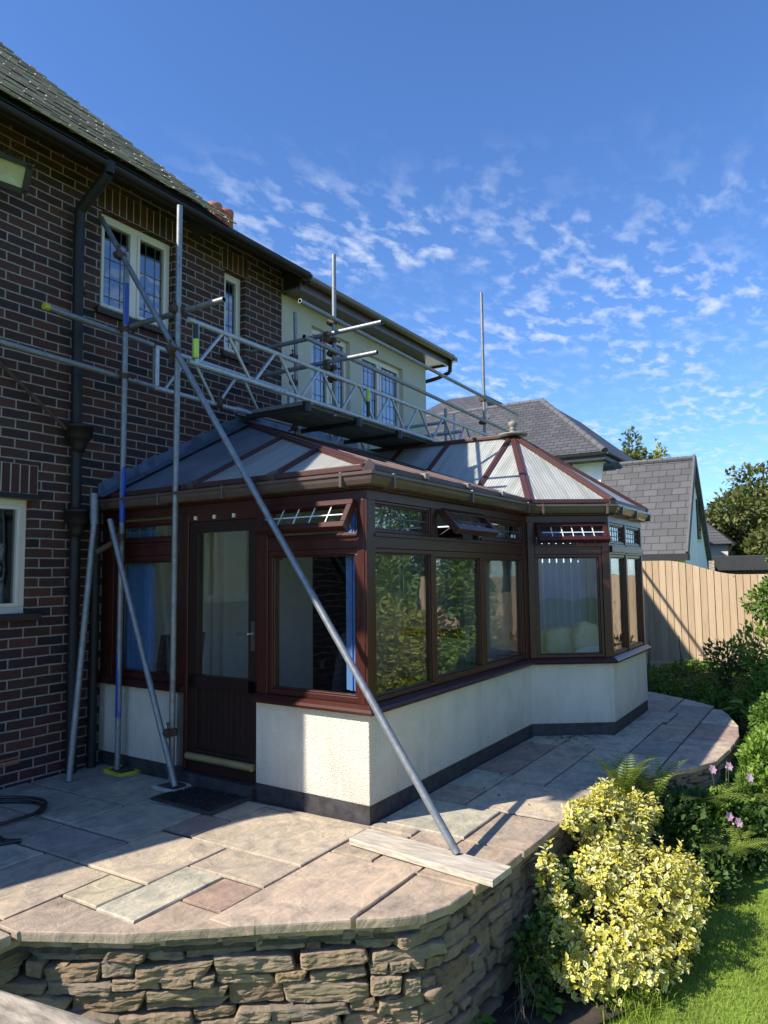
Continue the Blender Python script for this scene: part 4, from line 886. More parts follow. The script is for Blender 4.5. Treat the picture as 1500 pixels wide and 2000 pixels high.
def blob(mb, c, rx, ry, rz, seed, n=20, m_=12, amp=.12, pw=2.6, rot=0):
    vs_ = []; Rm = Matrix.Rotation(rot, 3, 'Z')
    for i in range(m_+1):
        for j in range(n):
            th = math.pi*i/m_; ph = 2*math.pi*j/n; d = V((math.sin(th)*math.cos(ph), math.sin(th)*math.sin(ph), math.cos(th)))
            r_ = 1/((abs(d.x)**pw+abs(d.y)**pw+abs(d.z)**pw)**(1/pw)); r_ *= 1+amp*noise.noise(d*1.7+V((seed, 0, 0)))
            vs_.append(V(c)+Rm@V((d.x*r_*rx, d.y*r_*ry, d.z*r_*rz)))
    mb.add(vs_, [(i*n+j, (i+1)*n+j, (i+1)*n+(j+1) % n, i*n+(j+1) % n) for i in range(m_) for j in range(n)], smooth=True)
so = thing('sofa', 'pale sofa with rolled arm inside the bay', 'sofa', (4.1, .1, .07))
mb = MB(); blob(mb, (4.2, .1, .35), .55, .42, .28, 1, pw=5, amp=.05); mb.build('seat', MT['cloth2'], so)
mb = MB(); blob(mb, (4.68, .1, .60), .14, .45, .38, 2, pw=4, amp=.05); mb.build('backrest', MT['cloth2'], so)
mb = MB(); blob(mb, (4.1, -.28, .55), .5, .10, .26, 2, pw=4, amp=.05); mb.build('arm', MT['cloth2'], so)
for i, (c, r3, lb) in enumerate((((4.05, .02, .86), (.20, .08, .15), 'grey patterned cushion propped on the sofa, furthest from the bay corner'), ((4.18, -.22, .90), (.20, .08, .17), 'plump grey cushion leaning on the sofa, nearest the bay corner'), ((4.40, -.02, .80), (.25, .12, .12), 'pale cushion lying flat on the sofa behind the grey ones'))):
    mb = MB(); blob(mb, c, *r3, seed=i*4, pw=3.2, amp=.2, rot=R(-50+i*30)); tag(mb.build('cushion', MT['fabric']), lb, 'cushion', 'cushions on the sofa')
ln = thing('plant_stand', 'small dark round pot on a thin three legged stand behind the third long window', 'plant stand', (2.45, .35, .07))
mb = MB(); mb.lathe((2.45, .35, .88), [(.03, 0), (.055, .03), (.06, .06), (.05, .10), (.03, .11)], 14); mb.build('pot', MT['seed'], ln)
for k in range(3): a = k*2.1; mb = MB(); mb.tube((2.45+.10*math.cos(a), .35+.1*math.sin(a), .07), (2.45+.03*math.cos(a), .35+.03*math.sin(a), .9), .006, 6); mb.build('leg', MT['black'], ln)

# ================================================================ SCAFFOLD
sf = thing('scaffold', 'galvanised tube scaffold with aluminium lattice beams bridging over the conservatory roof', 'scaffolding', (2, 2.2, 0))
TR = .0242
def tube(name, p, q, mat='tube', hollow=True, parent=sf, r=TR, label=None):
    mb = MB(); mb.tube(p, q, r, 16, hollow=hollow); return mb.build(name, [MT[mat], MT['bore']], parent, label)
def coupler(c, ax1=V((0, 0, 1)), ax2=V((1, 0, 0)), parent=sf):
    c = V(c); a = V(ax1).normalized(); b_ = V(ax2).normalized(); n_ = a.cross(b_).normalized(); mb = MB()
    mb.tube(c-a*.026, c+a*.026, .034, 12); c2 = c+n_*.052; mb.tube(c2-b_*.026, c2+b_*.026, .034, 12)
    mb.tube(c+b_*.03-n_*.02, c+b_*.085-n_*.02, .007, 6); mb.tube(c+b_*.07-n_*.02, c+b_*.08-n_*.02, .014, 6); mb.tube(c2+a*.03, c2+a*.085, .007, 6); mb.tube(c2+a*.068, c2+a*.08, .014, 6)
    mb.obox(c+n_*.026, a*.02, b_*.02, n_*.012); mb.build('coupler', MT['rust'], parent)
S1 = (-.033, 1.855); S2 = (.003, 2.555)
tube('standard', (*S1, .03), (-.028, 1.85, 4.775))
s2o = tube('standard', (*S2, .03), (.0, 2.56, 4.55))
for z0, z1 in ((3.88, 4.265), (2.12, 2.61), (.46, 1.0)): mb = MB(); mb.tube((S2[0], 2.557, z0), (S2[0], 2.558, z1), TR+.0015, 16); mb.build('blue_band', MT['bluetape'], s2o)
tube('standard', (2.185, 1.85, 3.36), (2.19, 1.85, 5.19)); tube('standard', (6.175, 1.85, 3.40), (6.168, 1.85, 6.07)); tube('standard', (2.47, 2.60, 3.25), (2.44, 2.60, 4.76)); tube('standard', (6.30, 2.60, 3.3), (6.317, 2.60, 4.33)); tube('standard', (6.63, 2.6, 3.3), (6.64, 2.6, 4.31), 'tubel')
# raker and short braces
rk0, rk1 = V((-.259, -.767, .047)), V((-.018, 2.91, 4.97))
tube('raker', rk0, rk1); coupler(rk0+(rk1-rk0)*.905, (0, 0, 1), (0, 1, 0)); coupler(rk0+(rk1-rk0)*.70, (0, 0, 1), rk1-rk0)
tube('brace', (-.115, 1.72, .035), (-.12, 2.56, 2.14)); coupler((-.045, 1.83, .42), (0, 0, 1), (0, 1, 0)); coupler((-.05, 2.51, 1.99), (0, 0, 1), (0, 1, 0)); tube('brace', (-.05, 2.50, 1.98), (-.20, 2.62, 1.86), 'rust')
# ledgers to the left on the wall side
tube('ledger', (-.73, 2.62, 3.84), (.36, 2.62, 3.81)); tube('ledger', (-1.6, 2.62, 3.46), (.42, 2.62, 3.415)); coupler((.003, 2.565, 3.845)); coupler((.003, 2.565, 3.42))
mb = MB(); mb.tube((-.745, 2.62, 3.84), (-.70, 2.62, 3.839), TR+.004, 14); mb.build('end_cap', MT['yellow'], sf)
# transoms along y
tube('transom', (.045, 1.40, 3.885), (.045, 2.62, 3.885)); coupler((-.02, 1.86, 3.87), (0, 0, 1), (0, 1, 0)); coupler((-.02, 1.86, 3.45), (0, 0, 1), (1, 0, 0))
for x, z, y0 in ((1.98, 4.21, 1.10), (1.98, 3.905, 1.16)):
    tube('transom', (x, y0, z), (x, 2.85, z)); coupler((x, 1.80, z), (0, 1, 0), (1, 0, 0)); coupler((2.44, 2.60, z), (0, 0, 1), (0, 1, 0)); coupler((2.18, 1.85, z), (0, 0, 1), (1, 0, 0))
for x, z, y0, m_ in ((5.0, 3.80, 1.93, 'tubel'), (5.0, 3.635, 1.70, 'tubel'), (6.22, 3.72, 1.6, 'tubel')): tube('transom', (x, y0, z), (x, 2.9, z), m_)
tube('guard_rail', (1.512, 1.79, 4.43), (7.43, 1.79, 4.33)); tube('guard_rail', (1.578, 1.79, 4.075), (7.40, 1.79, 3.955))
for z in (4.35, 3.99): coupler((6.17, 1.85, z), (0, 0, 1), (1, 0, 0))
for z in (4.42, 4.07, 3.78, 3.42): coupler((2.185, 1.85, z), (0, 0, 1), (1, 0, 0))
def lattice(x0, x1, y, zb, zt_, ph, verts=(), dz=0.0):
    L = thing.__call__ if False else None
    mb = MB(); mb.tube((x0, y, zb), (x1, y, zb+dz), .024, 12); o_ = mb.build('lattice_beam', MT['tubel'], sf)
    mb = MB(); mb.tube((x0, y, zt_), (x1, y, zt_+dz), .024, 12); mb.build('top_chord', MT['tubel'], o_)
    k = 0; xb = x0+ph
    zf = lambda x: dz*(x-x0)/(x1-x0)
    while xb+.62 < x1:
        for (a, za, b_, zb_) in ((xb, zb, xb+.30, zt_), (xb+.36, zt_, xb+.66, zb)):
            mb = MB(); mb.tube((a, y, za+zf(a)), (b_, y, zb_+zf(b_)), .0155, 10); mb.build('web_bar', MT['tubel'], o_)
        xb += .70
    for xv in verts: mb = MB(); mb.box((xv-.022, y-.02, zb), (xv+.022, y+.02, zt_)); mb.build('web_post', MT['tubel'], o_)
    for xj in (x0+1.15, x0+3.2):
        if xj < x1-.3:
            mb = MB(); mb.tube((xj-.09, y, zb+zf(xj)), (xj+.09, y, zb+zf(xj)), .029, 12)
            for dx in (-.06, 0, .06): mb.tube((xj+dx, y-.04, zb+zf(xj)), (xj+dx, y+.04, zb+zf(xj)), .007, 6)
            mb.build('spigot', MT['tubel'], o_)
    return o_
lattice(.03, 6.15, 1.79, 3.435, 3.79, .10, (.11,), -.02)
lattice(.38, 2.40, 2.62, 3.41, 3.80, .12, (.40, 2.36), -.01)
lattice(2.48, 6.3, 2.62, 3.30, 3.68, .10, (2.52,), 0)
lattice(.85, 6.1, 2.25, 3.10, 3.42, .10, (), 0) if False else None
for x, z in ((2.42, 3.36), (1.2, 3.40)): coupler((x, 2.60, z), (1, 0, 0), (0, 1, 0))
mb = MB(); mb.tube((.085, 1.76, 3.47), (.085, 1.76, 3.63), .026, 12); mb.build('marker_sleeve', MT['lime'], sf); mb = MB(); mb.tube((.085, 1.76, 3.63), (.085, 1.76, 3.76), .022, 12); mb.build('marker_sleeve', MT['black'], sf)
mb = MB(); mb.tube((2.72, 1.76, 3.62), (2.72, 1.76, 3.76), .024, 12); mb.build('marker_sleeve', MT['lime'], sf); mb = MB(); mb.tube((2.72, 1.76, 3.45), (2.72, 1.76, 3.62), .022, 12); mb.build('marker_sleeve', MT['black'], sf)
# board brackets
for x in (1.62, 2.55, 3.45, 4.4, 5.4): mb = MB(); mb.box((x, 1.80, 3.33), (x+.05, 2.62, 3.375)); mb.tube((x+.02, 1.80, 3.31), (x+.02, 1.80, 3.41), .04, 10); mb.build('board_bearer', MT['black'], sf)
k = 0
bl = ['{} scaffold board counted from the front, lying on the lattice beams']
for i, nm in enumerate(('outermost', 'second', 'third')):
    for j, (x0, x1, sd) in enumerate(((1.60, 3.6, 'left'), (3.62, 6.2, 'right'))):
        mb = MB(); y = 1.83+i*.235; mb.box((x0, y, 3.377), (x1, y+.225, 3.415))
        mb.box((x0-.002, y-.001, 3.376), (x0+.03, y+.226, 3.416), 1)
        o_ = mb.build('scaffold_board', [MT['board'], MT['tube']], None, bevel=.003); tag(o_, '%s %s scaffold board counted from the garden side of the high platform' % (nm, sd+'-hand'), 'scaffold board', 'boards of the scaffold platform')
def baseplate(x, y, mat, label, rot):
    mb = MB(); Rm = Matrix.Rotation(rot, 3, 'Z'); pts = []
    for k in range(24):
        a = 2*math.pi*k/24; d = V((math.cos(a), math.sin(a), 0)); r_ = 1/((abs(d.x)**5+abs(d.y)**5)**.2); pts.append(d*r_)
    def ring(sx, sy, z): return [V((x, y, z))+Rm@V((p.x*sx, p.y*sy, 0)) for p in pts]
    n = 24; rs = [ring(.155, .11, .002), ring(.155, .11, .018), ring(.145, .10, .026), ring(.125, .08, .026), ring(.12, .075, .014)]; vs_ = sum(rs, [])
    mb.add(vs_, [(i*n+j, i*n+(j+1) % n, (i+1)*n+(j+1) % n, (i+1)*n+j) for i in range(4) for j in range(n)]); mb.add(rs[4], [tuple(range(n))], 1)
    mb.obox(V((x, y, .02)), Rm@V((.075, 0, 0)), Rm@V((0, .075, 0)), V((0, 0, .008)), 1)
    tag(mb.build('base_pad', [MT[mat], MT['rust']]), label, 'base pad', 'plastic pads under the scaffold feet')
baseplate(S2[0]+.03, S2[1]-.02, 'yellow', 'yellow plastic pad under the blue banded scaffold pole', R(80))
baseplate(-.075, 1.80, 'padwhite', 'grey white plastic pad under the scaffold pole beside the doormat', R(85))
mb = MB(); a_, b_, c_, d_ = V((-.155, -.09, 0)), V((-.262, -1.10, 0)), V((-.485, -1.085, 0)), V((-.365, -.085, 0))
mb.prism([a_+V((0, 0, .006)), d_+V((0, 0, .006)), c_+V((0, 0, .006)), b_+V((0, 0, .006))], (0, 0, .038))
tag(mb.build('sole_plank', MT['plank'], bevel=.004), 'short pale weathered plank lying on the patio under the foot of the raking pole', 'plank')
# leaning pole
mb = MB(); mb.tube((-.38, 2.66, .01), (-.17, 2.70, 2.12), .026, 12); mb.tube((-.17, 2.70, 2.10), (-.15, 2.74, 2.37), .034, 12)
tag(mb.build('leaning_pole', [MT['tube'], MT['bore']]), 'grey metal pole leaning against the house wall beside the black downpipe', 'pole')
# doormat
mb = MB(); q = [V((-.37, 1.70, 0)), V((-.40, 1.05, 0)), V((.01, 1.05, 0)), V((.01, 1.72, 0))]
mb.prism([p+V((0, 0, .004)) for p in q][::-1], (0, 0, .014)); c = sum(q, V())/4
rng = random.Random(2)
for k in range(2600):
    a, b_ = rng.random(), rng.random(); p = q[0]*(1-a)*(1-b_)+q[1]*(1-a)*b_+q[3]*a*(1-b_)+q[2]*a*b_; p = c+(p-c)*.9
    mb.add([p+V((0, 0, .018)), p+V((.008, .002, .018)), p+V((rng.uniform(-.006, .006), rng.uniform(-.006, .006), .030))], [(0, 1, 2)])
tag(mb.build('doormat', MT['matb']), 'dark bristly rubber edged doormat lying in front of the door', 'doormat')
mb = MB(); pts = []
for k in range(60): a = k/59*math.pi*3.1-1.0; r_ = .28+.02*math.sin(k*.5)+.012*k/20; pts.append((-1.15+r_*math.cos(a)*1.0, 2.38+r_*math.sin(a), .014+.012*(k/60)+(0.014 if k > 40 else 0)))
pts += [(-1.35, 2.15, .014), (-1.42, 1.8, .014), (-1.36, 1.72, .014), (-1.8, 1.95, .014), (-2.6, 2.1, .014)]
mb.path(pts, .0125, 8); tag(mb.build('hose', MT['hose']), 'black garden hose coiled on the patio by the brick wall', 'hose')
# dead leaves on the patio
mb = MB(); rng = random.Random(4)
for k in range(70):
    if k < 55: p = V((rng.gauss(3.0, .22), rng.gauss(-.28, .16), .006))
    else: p = V((rng.uniform(.5, 4.8), rng.uniform(-1.2, -.1), .006))
    if p.y > -.04 or (p.x > 3.0 and p.y > -(p.x-3.0)*1.4-.05): p.y = -.1-max(0, p.x-3.0)*1.4-rng.random()*.1
    a = rng.random()*6; s_ = rng.uniform(.008, .022); d = V((math.cos(a), math.sin(a), 0)); e = V((-d.y, d.x, 0))
    mb.add([p-d*s_, p+e*s_*.6+V((0, 0, .008)), p+d*s_, p-e*s_*.6+V((0, 0, .004))], [(0, 1, 2, 3)])
tag(mb.build('fallen_leaves', MT['seed']), 'scattered dead brown leaves lying on the shaded patio slabs', 'leaves', kind='stuff')
# foreground timber rail, close to the camera
tr = thing('timber_rail', 'grey weathered timber rail close to the camera at the lower left', 'rail', (-3.5, -1.5, -.7))
mb = MB(); mb.bar((-3.445, -1.02, .845), (-3.30, -2.2, .862), .19, .10); mb.build('top_rail', MT['oldwood'], tr, bevel=.012)
for y in (-1.1, -2.1): mb = MB(); mb.box((-3.48-.12*(y+1.1)*.9, y-.05, -.8), (-3.38-.12*(y+1.1)*.9, y+.05, .79)); mb.build('post', MT['oldwood'], tr, bevel=.01)

# ================================================================ FENCES
def fence_run(name, label, A, Bq, ztop, zb, facing, gravel=True):
    r_ = thing(name, label, 'fence', (A[0], A[1], 0)); A = V((A[0], A[1], 0)); Bq = V((Bq[0], Bq[1], 0)); e = (Bq-A).normalized(); L = (Bq-A).length; n_ = V(facing).normalized(); rg = random.Random(len(label))
    mb = MB(); s_ = 0; k = 0
    while s_ < L:
        w_ = .104; z1 = ztop(s_+w_/2); c = A+e*(s_+w_/2)+n_*rg.uniform(-.002, .002)
        za, zc = ztop(s_), ztop(s_+w_); a0 = c-e*(w_/2+.005); a1 = c+e*(w_/2+.005)+n_*.013; z0 = V((0, 0, zb(s_))); mb.prism([a0+z0, a1+z0, a1+V((0, 0, zc)), a0+V((0, 0, za))], n_*.012); s_ += w_; k += 1
    mb.build('boards', MT['fence'], r_)
    if gravel:
        mb = MB()
        for k in range(int(L/1.83)+1):
            a = A+e*min(L, k*1.83)+n_*.02; b2 = A+e*min(L, (k+1)*1.83-.01)+n_*.02
            for q in range(3): z = zb(0)-.045-q*.088; mb.bar(a+V((0, 0, z)), b2+V((0, 0, z)), .03, .080)
        mb.build('gravel_board', MT['fence'], r_)
    k = 0
    while k*1.83 < L: c = A+e*k*1.83-n_*.06; mb = MB(); mb.obox(c+V((0, 0, .7)), e*.04, n_*.04, V((0, 0, 1.1))); mb.build('post', MT['oldwood'], r_); k += 1
FX = 8.5
def ft(s_):     # s from y=3 downward
    y = 4.5-s_
    if y > -.28: return 1.815
    if y > -1.38: u_ = (-.28-y)/1.10; return 1.815-.235*(u_*u_*(3-2*u_))
    return 1.58
fence_run('garden_fence', 'sunlit new timber board fence with a dipping top beyond the conservatory', (FX, 4.5), (FX, -4.2), ft, lambda s_: .17, (-1, 0, 0))
fence_run('boundary_fence', 'timber board fence along the far side of the lawn, out of view to the right', (FX, -6.3), (1.0, -7.2), lambda s_: 1.25, lambda s_: -.35, (0, 1, 0))

# ================================================================ NEIGHBOURS
nh = thing('neighbour_house', 'white rendered house with slate grey hipped roof and steep gabled annexe beyond the fence', 'house', (20, 3, 0))
def slab_roof(mb, pts, th=.08, mi=0): 
    P = [V(p) for p in pts]; n_ = (P[1]-P[0]).cross(P[2]-P[0]).normalized(); n_ = n_ if n_.z > 0 else -n_; mb.prism([p-n_*th for p in P], n_*th, mi)
ey = 3.14; ez = 5.32
mb = MB(); slab_roof(mb, [(18, ey, ez), (18, 16, ez), (21.2, 16, 7.95), (21.2, 6.2, 7.95)]); mb.build('main_roof', MT['slateY'], nh)
mb = MB(); slab_roof(mb, [(18, ey, ez), (21.2, 6.2, 7.95), (26, 6.2, 7.95), (26.5, ey, ez)]); 
mb.build('side_roof', MT['slateX'], nh)
def ridge_line(p, q, r_=.11, name='ridge_tile', par=nh):
    mb = MB(); p = V(p); q = V(q); L = (q-p).length; n = max(1, int(L/.42))
    for k in range(n):
        a = p+(q-p)*(k/n); b_ = p+(q-p)*((k+1)/n-.012/L); mb.tube(a, b_, r_, 10, r_*.95)
    mb.build(name, MT['ridge'], par)
ridge_line((18, ey, ez+.0), (21.2, 6.2, 7.93)); ridge_line((21.2, 6.2, 7.93), (21.2, 16, 7.93), .09)
mb = MB(); slab_roof(mb, [(20.5, 8.0, 7.3), (20.5, 14, 7.0), (23, 11, 9.0), (23, 9.3, 9.0)]); slab_roof(mb, [(20.5, 8.0, 7.3), (23, 9.3, 9.0), (26, 9.3, 9.0), (26, 8.0, 7.3)]); mb.build('rear_roof', MT['slateY'], nh); ridge_line((20.5, 8.0, 7.32), (23, 9.3, 9.0), .08)
mb = MB(); mb.box((18.5, 3.28, -.3), (26, 15.5, 5.18)); mb.build('wall', MT['nrender'], nh)
mb = MB(); mb.box((17.96, ey-.02, 5.06), (18.52, 16, 5.22)); mb.box((18.52, ey-.02, 5.06), (26.5, 3.279, 5.22)); mb.build('soffit', MT['black'], nh)
mb = MB(); halfpipe(mb, (17.92, ey-.1, 5.26), (17.92, 16, 5.26), .07); halfpipe(mb, (17.9, ey-.08, 5.26), (26.6, ey-.08, 5.26), .07); mb.build('gutter', MT['black'], nh)
mb = MB(); mb.path([(17.95, 4.3, 5.2), (18.2, 4.25, 4.95), (18.42, 4.22, 4.75), (18.42, 4.22, 2)], .045); mb.path([(17.95, 4.6, 5.2), (18.44, 4.6, 4.8)], .03); mb.build('downpipe', MT['black'], nh)
mb = MB(); mb.lathe((18.35, 4.65, 4.2), [(.05, -.1), (.20, .0), (.22, .22), (.2, .38), (.05, .5)], 14); mb.build('satellite_dish', MT['white'], nh)
mb = MB(); mb.box((18.36, 3.85, 3.8), (18.52, 3.99, 4.12)); mb.build('alarm_box', MT['white'], nh)
yG = .76
an = [(16.5, 2.2), (18.55, 4.98)]
mb = MB(); slab_roof(mb, [(16.42, yG-.08, 2.08), (16.42, 3.3, 2.08), (18.42, 3.3, 4.93), (18.42, yG-.08, 4.93)], .1); slab_roof(mb, [(20.9, yG-.08, 1.5), (18.42, yG-.08, 4.93), (18.42, 3.3, 4.93), (20.9, 3.3, 1.5)], .1); mb.build('annexe_roof', MT['slateA'], nh)
ridge_line((18.42, yG-.08, 4.93), (18.42, 3.3, 4.93), .07)
mb = MB(); mb.bar((16.42, yG-.10, 2.08), (18.43, yG-.10, 4.95), .06, .24); mb.bar((18.43, yG-.10, 4.95), (20.9, yG-.10, 1.52), .06, .14); mb.build('verge', MT['ridge'], nh)
mb = MB(); mb.prism([(16.72, yG, -.3), (20.75, yG, -.3), (20.75, yG, 1.62), (18.42, yG, 4.80), (16.72, yG, 2.35)], (0, 2.5, 0)); mb.build('annexe_wall', MT['nrender'], nh)
mb = MB(); mb.box((16.36, yG-.12, 1.92), (16.70, 3.3, 2.10)); mb.build('gutter', MT['black'], nh)
mb = MB(); mb.box((16.60, 1.0, 1.74), (16.78, 1.5, 1.86)); mb.build('vent_hood', MT['white'], nh)
mb = MB(); mb.box((18.85, yG-.04, 2.55), (19.35, yG+.03, 3.75)); mb.build('window', MT['black'], nh, bevel=.01); mb = MB(); mb.box((18.9, yG-.05, 2.6), (19.3, yG-.035, 3.7)); mb.build('pane', MT['hglass'], nh)
mb = MB(); mb.box((18.8, yG-.08, 2.50), (19.4, yG+.0, 2.55)); mb.build('window_sill', MT['white'], nh)
mb = MB(); mb.box((19.6, yG-.04, .9), (20.4, yG+.03, 1.62)); mb.build('window', MT['black'], nh)
mb = MB(); mb.box((21.5, 2.2, 4.2), (22.3, 3.0, 5.25)); mb.build('chimney', MT['finial'], nh)
# garage + far house
fh = thing('far_house', 'small pale far house with dark hipped roof beside the annexe gable', 'house', (31, 2, 0))
mb = MB(); mb.box((29.5, 1.2, -.3), (34, 6, 2.75)); mb.build('wall', MT['hrender'], fh)
mb = MB(); mb.add([(29.2, .95, 2.75), (34.3, .95, 2.75), (34.3, 6.2, 2.75), (29.2, 6.2, 2.75), (31.3, 3.2, 4.7), (32, 3.2, 4.7), (31.3, 3.8, 4.7)], [(0, 1, 5, 4), (1, 2, 5), (3, 0, 4), (2, 3, 4, 5)]); mb.build('roof', MT['slateX'], fh)
mb = MB(); mb.path([(29.2, .95, 2.72), (29.45, 1.15, 2.3), (29.45, 1.15, 0)], .05); mb.box((29.15, .9, 2.66), (34.3, 1.0, 2.76)); mb.build('gutter', MT['black'], fh)
gg = thing('flat_garage', 'dark flat roofed garage behind the fence at the right', 'garage', (26, 0, 0))
mb = MB(); mb.box((22.5, -3.5, -.3), (28, 1.05, 1.62)); mb.build('wall', MT['brick'], gg); mb = MB(); mb.box((22.3, -3.8, 1.62), (28.2, 1.2, 2.12)); mb.build('fascia', MT['shed'], gg, bevel=.03)

# ================================================================ PLANTS
def leaf(mb, p, d, nrm_, L, W, c=None, mi=0, fold=.25, rich=False):
    d = d.normalized(); s_ = d.cross(nrm_); 
    if s_.length < 1e-4: s_ = d.orthogonal()
    s_.normalize(); n_ = s_.cross(d)
    if not rich:
        mb.add([p, p+d*L*.5+s_*W*.5+n_*fold*W*.4, p+d*L, p+d*L*.5-s_*W*.5+n_*fold*W*.4], [(0, 1, 2, 3)], mi, c)
    else:
        yl, gr = c; m0 = p+d*L*.08; m1 = p+d*L*.75; rim = [p, p+d*L*.3+s_*W*.42+n_*W*.12, p+d*L*.65+s_*W*.45+n_*W*.12, p+d*L, p+d*L*.65-s_*W*.45+n_*W*.12, p+d*L*.3-s_*W*.42+n_*W*.12]
        inn = [p+d*L*.14, p+d*L*.34+s_*W*.14, p+d*L*.60+s_*W*.13, p+d*L*.74, p+d*L*.60-s_*W*.13, p+d*L*.34-s_*W*.14]
        mb.add(rim+inn, [(k, (k+1) % 6, 6+(k+1) % 6, 6+k) for k in range(6)], mi, yl); o = len(mb.v)-6
        mb.f.append(tuple(range(o, o+6))); mb.m.append(mi); mb.c.append(gr); mb.sm.append(False)
SC = lambda x, y, z: (-4.118+(x+4.118)*.857, -2.708+(y+2.708)*.857, 1.65+(z-1.65)*.857)
def rdir(r_): 
    z = r_.uniform(-1, 1); a = r_.uniform(0, 2*math.pi); q = math.sqrt(1-z*z); return V((q*math.cos(a), q*math.sin(a), z))
def crown(mb, blobs, n, L, W, r_, upb=.35, shell=.55, c=None, droop=0):
    tot = sum(b_[1][0]*b_[1][1]+b_[1][1]*b_[1][2] for b_ in blobs)
    for c0, rr in blobs:
        m_ = int(n*(rr[0]*rr[1]+rr[1]*rr[2])/tot); c0 = V(c0); sd = r_.random()*50
        for k in range(m_):
            d = rdir(r_); rad = shell+(1-shell)*r_.random()**.6; bumpy = 1+.35*noise.noise(d*2.2+V((sd, 0, 0)))
            if noise.noise(d*3.1+V((0, sd, rad))) < -.34: continue
            p = c0+V((d.x*rr[0], d.y*rr[1], d.z*rr[2]))*rad*bumpy
            dd = (d+rdir(r_)*.9+V((0, 0, upb-droop))).normalized(); nn_ = (d*.5+V((0, 0, .8))+rdir(r_)*.6)
            s_ = r_.uniform(.7, 1.25); leaf(mb, p, dd, nn_, L*s_, W*s_, c)
def tree(name, label, x, y, zb, h, rx, n, mat, seed, L=.22, group=None, cat='tree', th=.35, lift=.35):
    r_ = random.Random(seed); t_ = thing(name, label, cat, (x, y, zb), group)
    tm = MB(); top = V((x+r_.uniform(-.3, .3), y+r_.uniform(-.3, .3), zb+h*.75)); tm.path([(x, y, zb-.2), (x+.1, y, zb+h*.35), top], .03*h, 8, taper=.008*h); blobs = []
    nb = 11
    for k in range(nb):
        a = r_.uniform(0, 6.28); rr = rx*r_.uniform(.25, .75); z = zb+h*r_.uniform(lift, .88); sz = rx*r_.uniform(.34, .55)*(1.1-.45*(z-zb)/h)
        c_ = V((x+math.cos(a)*rr*(1.15-.5*(z-zb)/h), y+math.sin(a)*rr*(1.15-.5*(z-zb)/h), z)); blobs.append((c_, (sz, sz, sz*.72)))
        tm.path([(x+.05, y, zb+h*.3*r_.uniform(.8, 1.4)), (V((x, y, z))+c_)/2-V((0, 0, .05*h)), c_], .012*h, 6, taper=.004*h)
    blobs.append((V((x, y, zb+h*.62)), (rx*.5, rx*.5, h*.24))); blobs.append((V((x, y, zb+h*.86)), (rx*.33, rx*.33, h*.14)))
    tm.build('trunk', MT['bark'], t_); cm = MB(); crown(cm, blobs, n, L, L*.55, r_, .1, .35); cm.build('crown', MT[mat], t_)
    return t_
gt = 'trees beyond the neighbouring gardens'
tree('broadleaf_tree', 'large full crowned tree behind the flat garage at the right edge', 33, .2, -.3, 6.8, 3.6, 17000, 'leaf_olive', 1, .27, gt, lift=.22)
tree('broadleaf_tree', 'olive green tree at the far right, in front of the large crowned one', 27, -1.9, -.3, 5.2, 2.3, 9000, 'leaf_olive', 2, .22, gt, lift=.2)
tree('broadleaf_tree', 'feathery tree top showing over the roof ridge left of the annexe', 32, 5.5, -.3, 8.9, 1.6, 5500, 'leaf_olive', 3, .22, gt)
tree('broadleaf_tree', 'smaller feathery tree top over the annexe ridge', 32, 4.3, -.3, 8.1, 1.3, 4500, 'leaf_yellow', 4, .20, gt)
tree('broadleaf_tree', 'distant dark tree low between the far house and the garage', 45, 0, -.3, 6.5, 4, 6000, 'leaf_dark', 5, .4, gt, lift=.1)
tree('broadleaf_tree', 'leafy tree with overhanging branches at the right edge in front of the fence', 6.35, -2.23, -.1, 2.55, .62, 9000, 'leaf_mid', 6, .07, lift=.48)
# garden shrubs on the right hand side (some only seen mirrored in the windows)
def shrub(name, label, blobs, n, L, mat, seed, W=None, cat='shrub', group=None, shell=.5, stems=True, c=None, upb=.35):
    r_ = random.Random(seed); c0 = V(blobs[0][0]); zb = gz(c0.x, c0.y) if c0.x < 14 else -.3; t_ = thing(name, label, cat, (c0.x, c0.y, zb), group)
    mb = MB(); crown(mb, blobs, n, L, W or L*.5, r_, upb, shell, c); mb.build('foliage', MT[mat], t_)
    mb = MB()
    for c_, rr in blobs:
        for k in range(4): c_ = V(c_); mb.path([(c0.x+r_.uniform(-.05, .05), c0.y+r_.uniform(-.05, .05), zb-.05), (c_+V((c0.x, c0.y, zb)))/2+rdir(r_)*.05, c_+V((r_.uniform(-.5, .5)*rr[0], r_.uniform(-.5, .5)*rr[1], r_.uniform(-.2, .6)*rr[2]))], .009, 5, taper=.004)
    mb.build('stem', MT['bark'], t_); return t_
shrub('rhododendron', 'bright yellow green rhododendron shrub in front of the fence at the right', [(SC(8.05, -1.78, .45), (.36, .38, .36)), (SC(8.2, -2.2, .2), (.43, .43, .43)), (SC(7.9, -1.95, -.05), (.34, .34, .3))], 4200, .085, 'leaf_light', 21, .035)
shrub('pieris_bush', 'dark open branched bush standing against the sunlit fence', [(SC(8.4, -1.15, .30), (.34, .29, .22)), (SC(8.5, -1.25, -.05), (.3, .3, .22)), (SC(8.3, -1.5, .1), (.26, .22, .34))], 1300, .085, 'leaf_dark', 22, .035, shell=.3)
shrub('heather_mound', 'olive and yellow fine leaved mound at the right beside the patio', [((5.45, -2.0, -.08), (.42, .32, .28)), ((4.8, -2.2, -.2), (.5, .3, .22)), ((6.2, -1.75, .0), (.4, .3, .28))], 14000, .035, 'leaf_yellow', 23, .012)
